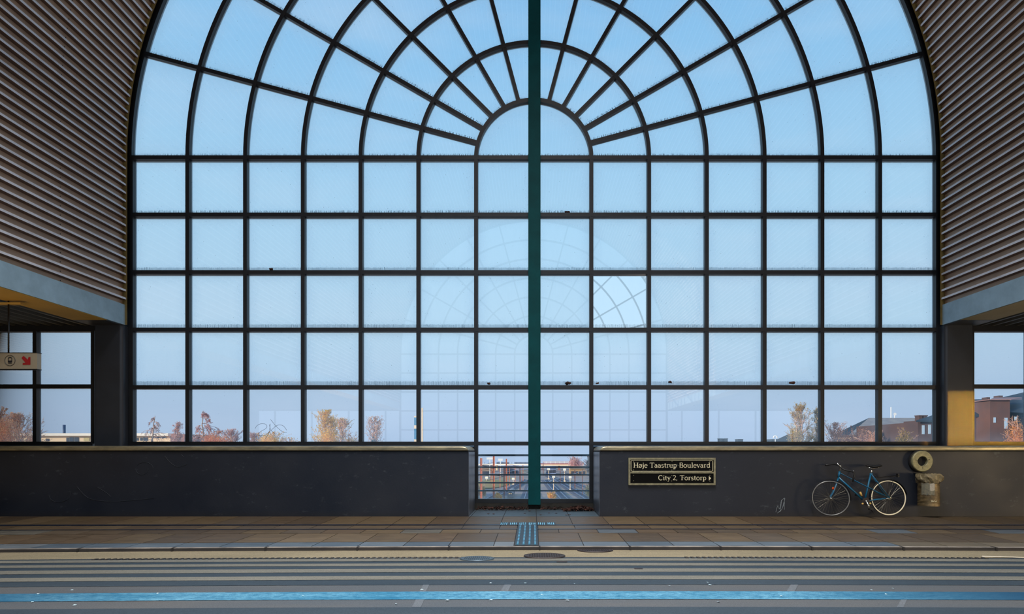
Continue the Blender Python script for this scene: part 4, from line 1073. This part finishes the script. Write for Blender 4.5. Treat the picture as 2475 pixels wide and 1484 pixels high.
# masts: left orange, right brown
for i, (px, top, base, wpx, mt, lab) in enumerate(((1163, 1107, 1215, 5.2, 'mast', 'thick orange catenary mast nearest the left mullion'), (1193.5, 1100, 1208, 4.6, 'mast', 'orange catenary mast, tallest in the left low pane'),
        (1224, 1109, 1186, 3.2, 'mast', 'slim orange catenary mast mid left pane'), (1218.5, 1131, 1207, 2.8, 'mast2', 'brown mast just left of the slim orange one'), (1257, 1130, 1186, 3.4, 'mast2', 'brown mast near the teal post on its left'),
        (1208.5, 1126, 1180, 1.8, 'mast', 'thin far orange mast between two thick ones'), (1187, 1128, 1175, 1.6, 'mast', 'thin far mast beside the tallest orange mast'), (1231, 1128, 1176, 1.6, 'mast', 'thin far orange mast right of the slim one'), (1245, 1126, 1166, 1.5, 'mast', 'thin far mast left of the brown one'), (1264, 1124, 1164, 1.5, 'mast', 'thin far mast beside the teal post'),
        (1389.5, 1136, 1184, 2.6, 'mast2', 'brown mast with signal lights right of centre'), (1408, 1134, 1196, 1.8, 'mast2', 'thin brown mast in the right low pane'), (1313, 1118, 1150, 1.8, 'mast2', 'short red-brown mast just right of the teal post'), (1354, 1138, 1170, 1.8, 'mast2', 'brown mast mid right pane'))):
    g0 = gp(px, base); D = g0.y; w_ = wpx*D/F; z1 = CAMZ - (top - CY)*D/F
    q = MB(); q.box((g0.x - w_/2, D - .03, GZ), (g0.x + w_/2, D + .03, z1)); q.box((g0.x - w_*.5, D - w_*.4, GZ), (g0.x - w_*.35, D + w_*.4, z1)); q.box((g0.x + w_*.35, D - w_*.4, GZ), (g0.x + w_*.5, D + w_*.4, z1))
    o = q.build('catenary_mast', M[mt]); tag(o, lab, 'mast')
    if i < 6:
        q = MB(); zz = z1 - (z1 - GZ)*.28; q.obox((g0.x, D, zz), (g0.x + 3.0*(-1)**i, D, zz + .5), .08, .08); q.obox((g0.x, D, zz + 1.1), (g0.x + 2.6*(-1)**i, D, zz + .5), .06, .06); q.build('cantilever', M['iron'], o)
# overhead wires
for i, (xa, ya, xb, yb, lab) in enumerate(((1150, 1168, 1278, 1136, 'overhead wire falling across the left low pane'), (1150, 1150, 1278, 1132, 'upper overhead wire in the left low pane'), (1308, 1134, 1440, 1152, 'overhead wire in the right low pane'), (1330, 1162, 1440, 1128, 'overhead wire rising across the right low pane'))):
    q = MB(); q.tube([P(xa, ya, 90), P((xa+xb)/2, (ya+yb)/2 + .8, 130), P(xb, yb, 170)], .035, 4); tag(q.build('overhead_wire', M['whitish' if i % 2 else 'mast2']), lab, 'wire')
# signal posts with glowing heads
for (px, hy, by, lab) in ((1338, 1152.5, 1188, 'white signal post with lit head just right of the teal post'), (1378, 1153, 1187, 'white signal post with lit head, second right of the teal post'), (1176, 1154, 1172, 'small round white signal in the left low pane'), (1240.5, 1157, 1172, 'small white signal left of the teal post'), (1364.5, 1134.5, 1165, 'far lit signal above the right tracks'), (1326, 1134, 1160, 'far pale signal near the teal post')):
    g0 = gp(px, by); D = g0.y; s_ = D/F
    o = empty('rail_signal', g0, lab, 'signal')
    q = MB(); q.box((g0.x - .7*s_, D, GZ), (g0.x + .7*s_, D + .2, CAMZ - (hy - CY)*s_)); q.box((g0.x - 2*s_, D - .3, GZ), (g0.x + 2*s_, D + .4, GZ + 4*s_)); q.build('pole', M['cream'], o)
    q = MB(); z = CAMZ - (hy - CY)*s_; q.box((g0.x - 3.4*s_, D - .1, z - 3*s_), (g0.x + 3.4*s_, D + .1, z + 2.4*s_)); q.build('signal_head', M['whitish'], o)
    for k in (-1, 1): q = MB(); q.disc((g0.x + k*1.7*s_, D - .12, z), 1.0*s_, 'y', 10); q.build('signal_lamp', M['lamp'], o)
# train with headlights
g0 = gp(1233.5, 1206); D = g0.y; s_ = D/F
tn = empty('train', g0, 'small train front with two warm headlights on the left tracks', 'train')
q = MB(); zt = CAMZ - (1188.5 - CY)*s_; xa, xb = g0.x - 7*s_, g0.x + 6.5*s_
q.add([(xa, D, GZ+.3), (xb, D, GZ+.3), (xb, D, zt-.35), (xb-.35, D, zt), (xa+.35, D, zt), (xa, D, zt-.35)] + [(x, D+14, z) for x, z in ((xa, GZ+.3), (xb, GZ+.3), (xb, zt-.35), (xb-.35, zt), (xa+.35, zt), (xa, zt-.35))],
      [(0,1,2,3,4,5)] + [(k, (k+1) % 6, 6+(k+1) % 6, 6+k) for k in range(6)]); q.build('carriage', mat('train_grey', (140, 134, 134), .5), tn)
q = MB(); [q.disc((g0.x + k*2.2*s_ - .05, D - .05, CAMZ - (1193.2-CY)*s_), 1.0*s_, 'y', 10) for k in (-1, 1)]; q.build('headlight', M['lamp'], tn)
q = MB(); q.box((g0.x - 1.6*s_, D - .04, zt - .55), (g0.x + 1.6*s_, D, zt - .2)); q.build('windscreen', M['darkwin'], tn)
# bridges
D = 330; s_ = D/F
def zz(y): return CAMZ - (y - CY)*s_
def xx(x): return (x - CX)*s_
br = empty('bridge', (xx(1225), D, zz(1125)), 'long cream road bridge left of the teal post', 'bridge')
q = MB(); q.box((xx(1100), D, zz(1124.6)), (xx(1289), D+6, zz(1121))); q.build('deck', M['creamwhite'], br)
q = MB(); [q.box((xx(x)-.08, D, zz(1121)), (xx(x)+.08, D+.2, zz(1116.5))) for x in range(1105, 1289, 11)]; q.box((xx(1200), D, zz(1121)), (xx(1230), D+5, zz(1117.6))); q.box((xx(1243), D, zz(1121)), (xx(1289), D+5, zz(1117.4))); q.build('railing', mat('bridge_dark_rail', (96, 108, 130), .6), br)
q = MB(); [q.box((xx(x)-.5, D+1, GZ), (xx(x)+.5, D+5, zz(1124))) for x in (1150, 1200, 1245)]; q.build('pier', M['cream'], br)
br = empty('bridge', (xx(1360), D, zz(1125)), 'far bridge with red girder right of the teal post', 'bridge')
q = MB(); q.box((xx(1300), D, zz(1122.2)), (xx(1412), D+6, zz(1120.2))); q.build('girder', mat('red_girder', (176, 84, 84), .6), br)
q = MB(); q.box((xx(1308), D+.1, zz(1125.8)), (xx(1410), D+6, zz(1122.4))); q.build('deck', M['cream'], br)
q = MB(); q.box((xx(1312), D+3, zz(1120.2)), (xx(1408), D+3.2, zz(1115))); q.build('screen', mat('pale_screen', (206, 206, 212), .7), br)
q = MB(); [q.box((xx(x)-.12, D-.1, zz(1120.2)), (xx(x)+.12, D+.1, zz(1115))) for x in range(1320, 1410, 11)]; q.build('posts', M['whitish'], br)
q = MB(); [q.box((xx(x)-.5, D+1, GZ), (xx(x)+.5, D+5, zz(1125))) for x in (1312, 1352, 1400)]; q.build('pier', M['mast2'], br)
for (x0, x1, y0, y1, lab) in ((1176, 1191.5, 1105.6, 1110.6, 'white signboard highest in the left low pane'), (1204, 1215, 1108.5, 1114, 'white signboard right of the tallest orange mast')):
    q = MB(); Dq = 250; a, b = P(x0, y1, Dq), P(x1, y0, Dq); q.box((a.x, Dq, a.z), (b.x, Dq+.3, b.z)); q.box(((a.x+b.x)/2-.15, Dq+.05, GZ), ((a.x+b.x)/2+.15, Dq+.25, a.z)); tag(q.build('signboard', M['whitish']), lab, 'sign')
# backdrop of low scrub and sheds behind the yard
rn = random.Random(77)
for (px, base, wpx, top, c_, lab) in ((1178, 1150, 30, 1130, (150, 132, 118), 'low brownish shed under the left bridge end'), (1236, 1148, 36, 1131, (160, 150, 160), 'low greyish shed under the left bridge'), (1332, 1146, 24, 1132, (128, 144, 176), 'bluish shed behind the right tracks'), (1398, 1150, 40, 1133, (170, 140, 104), 'ochre shed behind the right tracks')):
    g0 = gp(px, base); s_ = g0.y/F; q = MB(); w_ = wpx*s_/2; zt = CAMZ - (top - CY)*s_
    q.box((g0.x-w_, g0.y, GZ), (g0.x+w_, g0.y+8, zt)); q.add([(g0.x-w_*1.04, g0.y-.5, zt), (g0.x+w_*1.04, g0.y-.5, zt), (g0.x+w_*1.04, g0.y+8, zt), (g0.x-w_*1.04, g0.y+8, zt), (g0.x-w_, g0.y+4, zt+1), (g0.x+w_, g0.y+4, zt+1)], [(0,1,5,4),(2,3,4,5),(0,4,3),(1,2,5)])
    o = q.build('shed', mat('shed_wall', c_, .8, var=.2, scale=.3)); tag(o, lab, 'shed')
    q = MB(); [q.box((g0.x + w_*k - .6, g0.y - .05, GZ + .6), (g0.x + w_*k + .6, g0.y, GZ + 1.9)) for k in (-.7, -.25, .2, .65)]; q.build('window', M['darkwin'], o)

# trees
def tree(px, top, wpx, D, seed, kind, cols, label, base_z=GZ, nleaf=1500, name='tree', trunk=None, lean=0, group=None):
    """kind: 'bare' upright branching, 'bush' dense oval, 'birch' drooping"""
    rn = random.Random(seed); s_ = D/F; x0 = (px - CX)*s_; ztop = CAMZ - (top - CY)*s_; H = ztop - base_z; W = wpx*s_/2*1.2
    root = empty(name, (x0, D, base_z), label, 'tree', group)
    q = MB(); tips = []; px_m = s_                       # one pixel in metres at this distance
    zc = CAMZ - (1102 - CY)*s_ if top < 1085 else base_z + H*.12; hc = ztop - zc; rmin = px_m*.24
    def br_(p, d_, L, r_, lv):
        n_ = 3; pts = [p]; dd = d_.copy()
        for _ in range(n_):
            dd = (dd + Vector((rn.gauss(0,.15), rn.gauss(0,.15), rn.gauss(0,.08) + (-.34 if kind == 'birch' and lv >= 1 else .08)))).normalized(); pts.append(pts[-1] + dd*L/n_)
        if pts[-1].z > ztop + hc*.03: return
        q.tube(pts, [max(rmin, r_*(1 - .5*i/n_)) for i in range(n_+1)], 3, cap=False)
        tips.extend((pt, lv) for pt in pts[1:])
        if lv < 3:
            for _ in range(4 if lv == 1 else 3):
                i = rn.randint(1, n_); a = rn.uniform(0, 2*PI); k = rn.uniform(.4, .8)
                nd = (dd + Vector((math.cos(a)*k, math.sin(a)*k, rn.uniform(-.05, .25)))).normalized(); br_(pts[i], nd, L*rn.uniform(.5, .75), r_*.5, lv+1)
    tr = MB(); r0 = max(.10, H*.013); nseg = 10
    spine = [Vector((x0, D, base_z)), Vector((x0, D, zc))] + [Vector((x0 + lean*W*((i+1)/nseg)**2 + rn.gauss(0, .03*W), D, zc + hc*.96*(i+1)/nseg)) for i in range(nseg)]
    tr.tube(spine, [r0, r0*.8] + [max(rmin*1.3, r0*(.75 - .62*(i+1)/nseg)) for i in range(nseg)], 7); tr.build('trunk', M['bark'] if kind == 'birch' else M['twig'], root)
    for i in range({'bare': 40, 'bush': 12, 'birch': 30}[kind]):
        f = rn.uniform(0, .97); p = zc + hc*f; k_ = 1 + f*nseg; i0 = min(nseg, int(k_)); p = spine[i0].lerp(spine[i0+1], k_ - int(k_)) if i0 + 1 < len(spine) else spine[-1].copy()
        a = rn.uniform(0, 2*PI); env = (math.sin(PI*min(1, (f*.8+.2)))**.7 if kind != 'bare' else (1 - f*.75)*min(1, .45+f*1.3))
        reach = W*env*rn.uniform(.75, 1.2)*(1.25 if kind == 'bare' else .75)
        up_ = {'bare': rn.uniform(.9, 2.2), 'birch': rn.uniform(.3, 1.0), 'bush': rn.uniform(.2, .9)}[kind]
        br_(p, Vector((math.cos(a), math.sin(a)*.7, up_)).normalized(), max(.12, reach), r0*.22, 1)
    q.build('branches', M['twig'], root)
    if nleaf:
        lf = MB(); cl = [lin(c) for c in cols]; nleaf = int(nleaf*(2.2 if kind == 'bush' else 2.2))
        lobes = [(rn.uniform(0, 6.3), rn.uniform(.0, .55), rn.uniform(.3, .8)) for _ in range(9)]
        for _ in range(nleaf):
            if kind == 'bush':
                la, lr, lh = rn.choice(lobes); R_ = .46*W
                v_ = Vector((rn.gauss(0,1), rn.gauss(0,1), rn.gauss(0,1))).normalized()*rn.random()**.45
                c = Vector((x0 + lr*W*1.15*math.cos(la) + v_.x*R_, D + lr*W*.7*math.sin(la) + v_.y*R_, zc + hc*(.15 + lh*.62*(1 - .5*lr)) + v_.z*hc*.36))
                if rn.random() < .12 and tips: c = rn.choice(tips)[0].copy()
            else:
                c = rn.choice(tips)[0] + Vector((rn.gauss(0, 1.3*s_), rn.gauss(0, 1.3*s_), rn.gauss(0, 1.5*s_)))
            if c.z > ztop + .2 or c.z < zc - .5: continue
            e_ = Vector((rn.gauss(0,1), rn.gauss(0,1), rn.gauss(0,1))).normalized(); f_2 = e_.orthogonal().normalized(); sz_ = rn.uniform(.8, 1.7)*s_
            lf.add([c - e_*sz_, c + f_2*sz_*.6, c + e_*sz_, c - f_2*sz_*.6], [(0,1,2,3)], rn.choice(cl))
        lf.build('foliage', M['leaf'], root)
    return root
OR = [(255, 218, 176), (255, 196, 156), (255, 228, 186), (250, 190, 164)]
GO = [(255, 216, 96), (255, 196, 80), (244, 204, 130), (255, 224, 130)]
PU = [(240, 200, 196), (246, 204, 190), (226, 192, 200)]
OL = [(208, 184, 124), (220, 192, 120), (184, 166, 130), (228, 200, 136)]
G1 = 'autumn trees beyond the window'
tree(5, 985, 70, 62, 1, 'bush', OR, 'dense orange-brown tree at the far left window edge', nleaf=5000, group=G1)
tree(45, 1000, 84, 66, 2, 'bare', OR, 'sparse orange-tipped tree in front of the cream building', nleaf=1300, group=G1)
tree(80, 1036, 60, 64, 3, 'bush', OR, 'low orange bush before the cream building near the mullion', nleaf=900, group=G1)
tree(366, 1001, 62, 72, 4, 'birch', [(150, 130, 140), (170, 140, 140)], 'thin drooping birch with pale trunk and few leaves', nleaf=260, lean=.25, group=G1)
tree(428, 1022, 34, 90, 5, 'bare', PU, 'small bare purplish tree behind the low brown wall', nleaf=500, group=G1)
tree(490, 988, 62, 76, 6, 'birch', PU + [(190, 120, 100)], 'tall birch with purplish hanging twigs', nleaf=1500, group=G1)
tree(520, 1044, 84, 70, 7, 'bush', [(255, 184, 124), (250, 164, 120), (244, 190, 150)], 'low orange-red thicket at the foot of the birch', nleaf=3200, group=G1)
tree(560, 1038, 50, 82, 8, 'bare', PU, 'bare purplish shrub right of the tall birch', nleaf=500, group=G1)
tree(612, 1046, 50, 90, 9, 'bare', PU, 'faint bare shrub left of the golden bush', nleaf=250, group=G1)
tree(656, 1045, 78, 78, 10, 'bush', GO, 'rounded golden bush under the pen scrawl', nleaf=4200, group=G1)
tree(700, 1058, 60, 84, 11, 'bush', OR + GO, 'low orange scrub right of the golden bush', nleaf=1300, group=G1)
tree(786, 993, 60, 74, 12, 'bare', GO, 'tall slender golden tree with bare tips', nleaf=2300, group=G1)
tree(796, 1024, 52, 72, 13, 'bush', GO, 'dense golden bush in front of the tall golden tree', nleaf=2600, group=G1)
tree(826, 1012, 56, 80, 14, 'bare', OR + GO, 'thin-branched orange tree right of the golden tree', nleaf=700, group=G1)
tree(850, 1052, 70, 76, 15, 'bush', GO + OR, 'low golden scrub at the foot of the thin tree', nleaf=1500, group=G1)
tree(905, 1008, 52, 80, 16, 'bare', OR, 'bare fan-shaped tree with pinkish twigs', nleaf=420, group=G1)
tree(904, 1054, 20, 70, 17, 'bush', [(104, 138, 150), (90, 120, 130)], 'small blue-green conifer under the bare fan-shaped tree', nleaf=900, group=G1)
tree(1938, 975, 64, 82, 18, 'bare', OL, 'tall olive-brown tree left of a mullion at the right', nleaf=2600, group=G1)
tree(1925, 1010, 50, 80, 19, 'bush', OL, 'broad olive bush at the foot of the tall right tree', nleaf=1500, group=G1)
tree(1977, 985, 34, 84, 20, 'bare', OL, 'slim olive tree right beside the mullion', nleaf=1300, group=G1)
tree(2018, 1022, 60, 86, 21, 'bare', PU + OR, 'bare pinkish tree before the grey roof', nleaf=500, group=G1)
tree(2060, 1030, 110, 88, 22, 'bush', [(230, 170, 146), (240, 186, 146), (210, 164, 160)], 'wide red-brown thicket before the grey roof', nleaf=3600, group=G1)
tree(2108, 1040, 60, 84, 23, 'bush', [(236, 180, 146), (244, 190, 150)], 'red-brown scrub right of the wide thicket', nleaf=1200, group=G1)
tree(2186, 1034, 40, 78, 24, 'bush', [(176, 156, 84), (190, 160, 90)], 'small olive-yellow tree before the cream wall', nleaf=1300, group=G1)
tree(2458, 1000, 50, 50, 25, 'bush', [(255, 190, 120), (240, 170, 110)], 'orange bush beside the brick house at the right edge', nleaf=1600, group=G1)
tree(1392, 1104, 40, 300, 26, 'bush', PU, 'hazy purplish tree behind the right bridge', nleaf=1500, group=G1)
tree(1425, 1096, 26, 240, 27, 'bush', [(150, 148, 138), (140, 140, 150)], 'hazy grey-green tree at the right edge of the low pane', nleaf=1200, group=G1)

def ybush(px, top, wpx, seed, cols, label, n=700):
    g0 = gp(px, 1209); tree(px, top, wpx, g0.y, seed, 'bush', cols, label, nleaf=n, group=G1)
ybush(1204, 1191, 20, 40, GO, 'low golden shrub between the orange masts below')
ybush(1334, 1188, 24, 41, GO, 'low golden shrub right of the teal post below')
ybush(1163, 1170, 26, 42, OL, 'olive scrub at the foot of the thick orange mast', 500)
ybush(1425, 1165, 30, 43, [(150,160,130),(170,160,120)], 'grey-green scrub at the right end of the low pane', 600)
# buildings -------------------------------------------------------------
def gable_windows(q, D, rects, dy=.08):
    for (x0, x1, y0, y1) in rects: a, b = P(x0, y1, D), P(x1, y0, D); q.box((a.x, D - dy, a.z), (b.x, D + .05, b.z))
D = 100
b1 = empty('building', (P(150, 0, D).x, D, GZ), 'long low cream building with white flat roof at the left', 'building')
a, b = P(20, 1068, D), P(412, 1053, D); q = MB(); q.box((a.x, D, GZ), (b.x, D+12, b.z)); q.build('wall', M['cream'], b1)
a, b = P(10, 1053.5, D), P(414, 1047.6, D); q = MB(); q.box((a.x, D-.9, a.z), (b.x, D+13, b.z)); q.build('roof', M['creamwhite'], b1)
q = MB(); gable_windows(q, D, [(111, 114.5, 1060, 1066), (116, 119, 1060, 1066), (161, 166, 1058, 1067), (168.5, 178, 1057, 1067), (180.5, 190.5, 1057, 1067), (236, 260, 1058, 1067), (325.5, 335, 1058.5, 1065), (339, 344.5, 1058, 1065), (347, 357, 1057, 1065), (366, 402, 1056, 1058.5)]); q.build('window', M['darkwin'], b1)
q = MB(); gable_windows(q, D, [(203, 217, 1057, 1066)]); q.build('shutter', mat('olive_shutter', (206, 190, 130), .7), b1)
q = MB(); a, b = P(118, 1050, D), P(124.2, 1025, D); q.tube([(121*0+(a.x+b.x)/2, D+3, a.z-1), ((a.x+b.x)/2, D+3, b.z)], (b.x-a.x)/2*1.03, 12); q.build('chimney', mat('dark_flue', (70, 90, 124), .5), b1)
q = MB(); a, b = P(413, 1068, 96), P(446, 1049.5, 96); q.add([(a.x, 96, GZ), (b.x, 96, GZ), (b.x, 96, b.z), (P(414,0,96).x, 96, P(0,1048,96).z), (a.x, 96, b.z-.5), (a.x, 104, GZ), (b.x, 104, GZ), (b.x, 104, b.z), (P(414,0,96).x, 104, P(0,1048,96).z), (a.x, 104, b.z-.5)], [(0,1,2,3,4),(1,6,7,2),(2,7,8,3),(0,4,9,5),(3,8,9,4)])
tag(q.build('shed', mat('pinkish_brick', (178, 128, 120), .85, scale=.5)), 'pinkish brick annexe right of the cream building', 'shed')
q = MB(); a, b = P(440, 1068, 126), P(480, 1056, 126); q.box((a.x, 126, GZ), (b.x, 134, b.z)); q.box((a.x-.3, 125.5, b.z), (b.x+.3, 134.5, b.z+.35)); tag(q.build('building', M['cream']), 'small cream block partly hidden by the tall birch', 'building')
# grey hipped roof building
D = 140
b2 = empty('building', (P(2150, 0, D).x, D, GZ), 'building with broad grey hipped roof and cream wall', 'building')
a, b = P(2060, 1068, D), P(2290, 1052, D); q = MB(); q.box((a.x, D, GZ), (b.x, D+7, b.z)); q.build('wall', M['cream'], b2)
e0 = P(2050, 1052.5, D-1); e1 = P(2300, 1052.5, D-1); r0_ = P(2100, 1010, D+3); r1_ = P(2300, 1010, D+3)
pts = [e0, e1, e1 + Vector((0, 8.5, 0)), e0 + Vector((0, 8.5, 0)), r0_, r1_]
q = MB(); q.add(pts, [(0,1,5,4),(2,3,4,5),(1,2,5)]); q.build('roof', M['slate'], b2)
q = MB(); q.add([e0, r0_, e0 + Vector((0, 8.5, 0))], [(0,1,2)]); q.build('hip_face', M['darkroof'], b2)
q = MB(); D -= 5; c = P(2153.5, 1010, D+8); q.tube([c, c + Vector((0, 0, 2.5))], .1, 5); c2_ = P(2162, 1001, D+8); q.tube([P(2162, 1010, D+8), c2_], .08, 5); q.disc(c2_ + Vector((0, -.2, 0)), .35, 'y', 10); q.build('antenna', M['whitish'], b2)
# small roof far
q = MB(); D = 160; q.add([P(1862, 1068, D), P(1878, 1062, D), P(1907, 1048.5, D), P(1914, 1048.5, D+6), P(1940, 1049, D+6), P(1940, 1068, D)], [(0,1,2,3,4,5)]); q.box((P(1866,0,D+7).x, D+7, GZ), (P(1938,0,D+7).x, D+12, P(0,1060,D).z)); tag(q.build('house', M['darkroof']), 'small dark hipped roof left of the olive tree', 'house')
q = MB(); D = 150; c = P(1874, 1057.5, D); q.tube([c + Vector((.45*math.cos(a*.5), 0, .45*math.sin(a*.5))) for a in range(-1, 8)], .14, 6); q.tube([c + Vector((0,0,-.4)), (c.x, c.y, GZ)], .12, 6); tag(q.build('radar_mast', M['whitish']), 'tiny white curved fitting left of the dark roof', 'antenna')
# far rooftops
for i, (x0, x1, y0, lab) in enumerate(((1741, 1746, 1060.5, 'tiny far rooftop block, left one of a pair'), (1752, 1759, 1060.5, 'tiny far rooftop block, right one of a pair'), (1784, 1796, 1062, 'tiny wide far rooftop block'))):
    q = MB(); D = 200; a, b = P(x0, 1068, D), P(x1, y0, D); q.box((a.x, D, GZ), (b.x, D+3, b.z)); q.box((a.x-.1, D-.1, b.z), (b.x+.1, D+3.1, b.z+.12)); tag(q.build('rooftop', M['darkroof']), lab, 'rooftop')
# brick house at the right
D = 84
b3 = empty('brick_house', (P(2400, 0, D).x, D, GZ), 'large red-brown brick house with dark roof at the right', 'house')
a, b = P(2218.5, 1068, D), P(2640, 1020, D); q = MB(); q.box((a.x, D, GZ), (b.x, D+16, b.z)); q.build('wall', M['brick'], b3)
a, b = P(2352, 1068, D-1.5), P(2660, 1006, D-1.5); q = MB(); q.box((a.x, D-1.5, GZ), (b.x, D+14, b.z)); q.build('wall', M['brick'], b3)
q = MB(); E = D-.6
q.add([P(2214, 1020, E), P(2650, 1020, E), P(2650, 965, E+9), P(2330, 965, E+9), P(2262, 1001, E+4), P(2214, 1016, E), P(2650, 1016, E)], [(0,1,6,5),(5,6,2,3,4)])
q.add([P(2345, 1007.5, D-2), P(2660, 1007.5, D-2), P(2660, 936, D+6), P(2500, 942, D+6), P(2352, 977, D+4), P(2345, 1001, D-2)], [(0,1,2,3,4,5)]); q.build('roof', M['darkroof'], b3)
a, b = P(2393, 1068, D-4), P(2441, 966, D-4); q = MB(); q.box((a.x, D-4, GZ), (b.x, D+4, b.z)); q.build('bay', mat('lighter_brick', (106, 74, 66), .85, c2=(88, 68, 66), scale=.5), b3)
q = MB(); q.add([P(2391, 966.5, D-4.4), P(2440, 966.5, D-4.4), P(2470, 966.5, D-1), P(2470, 960, D), P(2402, 961, D)], [(0,1,4),(1,2,3,4)]); q.box((P(2391,0,D-4.4).x, D-4.4, P(0,967.5,D-4).z), (P(2444,0,D-4.4).x, D+3, P(0,965.8,D-4).z)); q.build('bay_roof', mat('pink_tile', (170, 130, 124), .8), b3)
q = MB(); q.add([P(2418, 995, D-3.9), P(2520, 1000, D-3.9), P(2520, 972, D), P(2445, 976, D)], [(0,1,2,3)]); q.build('lean_to_roof', M['darkroof'], b3)
q = MB(); gable_windows(q, D-1.5, [(2363.5, 2372, 1016, 1040), (2387, 2392.5, 1014, 1038)]); gable_windows(q, D, [(2228, 2234, 1028, 1049.5), (2243, 2249.3, 1026.5, 1048.5)]); gable_windows(q, D-4, [(2401, 2406, 1009, 1021.5), (2427, 2434.5, 1010, 1036), (2452, 2458, 1007, 1016)]); q.build('window', M['lightwin'], b3)
q = MB(); 
for (x0, x1, y0, y1) in ((2221.5, 2229.5, 1003.5, 1010), (2233.5, 2241.5, 1003.5, 1010)): a, b = P(x0, 1016, D+6), P(x1, y0, D+6); q.box((a.x, D+6, a.z-1), (b.x, D+7, b.z)); q.box((a.x-.06, D+5.94, b.z-.12), (b.x+.06, D+7.06, b.z))
a, b = P(2385, 985, D+4), P(2393, 960, D+4); q.box((a.x, D+4, a.z), (b.x, D+5, b.z)); a, b = P(2414, 965, D+4), P(2424, 956, D+4); q.box((a.x, D+4, a.z), (b.x, D+5, b.z)); q.build('chimney', M['brick'], b3)
# pylon sign striped blue and cream behind a mullion
D = 60; px_ = empty('striped_pole', (P(1003, 0, D).x, D, GZ), 'slim pole striped blue and cream beside a mullion', 'pole')
q = MB(); c = P(1004, 1008, D); q.box((c.x-.12, D, GZ), (c.x+.12, D+.25, c.z)); q.build('post', mat('sign_blue', (66, 140, 180), .5), px_)
q = MB(); [q.box((c.x-.125, D-.01, P(0, y1, D).z), (c.x+.125, D+.1, P(0, y0, D).z)) for y0, y1 in ((1005.5, 1009), (1028, 1036), (1062, 1068))]; q.build('band', M['cream'], px_)
D = 58; q = MB(); c = P(1020, 986, D); q.box((c.x-.06, D, GZ), (c.x+.08, D+.2, c.z)); tag(q.build('sunlit_pole', M['cream']), 'thin sunlit pole just right of the striped pole', 'pole')

# ------------------------------------------------------------------ added fill lamps, no such fittings in the hall
area('sun_patch_lamp', (13.2, 10.9, 1.96), (9.75, 13.14, 1.94), 1.15, 1.11, 11, (1, .50, .07), 2)  # unseen lamp added to throw the sunlight patch on the right column
area('warm_fill_low', (8.0, -3, .55), (7.5, 12, .75), 6, .8, 48, (1, .76, .5), 100)  # added warm fill for the wall cap, sign and bicycle
area('warm_fill_side', (13.5, 6.5, .8), (6.5, 11.8, .6), 1.2, .8, 48, (1, .76, .46), 90)  # unseen lamp added at the right to light bicycle and bin
for sx_ in (-1, 1): area('added_uplight', (sx_*6.5, -3, .05), (sx_*6.5, -2.9, 9), 4, 10, 480, (1, .90, .82), 170)  # added uplights behind the camera to brighten the vault
area('added_ridge_fill', (0, -1.5, 15.6), (0, -1.49, 0), 3.2, 16, 4000, (1, .97, .95), 104)  # area lamp added under the closed ridge to light the ribs from above
area('warm_fill_left', (-11.5, 5, .02), (-11.5, 5.01, 9), 4, 9, 150, (1, .66, .25), 175)  # added warm fill that brightens the left soffit from below
area('warm_fill_right', (11.5, 5, .02), (11.5, 5.01, 9), 4, 9, 60, (1, .76, .42), 175)  # weaker added fill below the right soffit

s = bpy.context.scene
s.view_settings.view_transform = 'Standard'; s.view_settings.look = 'None'; s.view_settings.exposure = 0; s.view_settings.gamma = 1
s.cycles.max_bounces = 8; s.cycles.transparent_max_bounces = 24; s.cycles.caustics_reflective = False; s.cycles.caustics_refractive = False
s.cycles.sample_clamp_indirect = 4
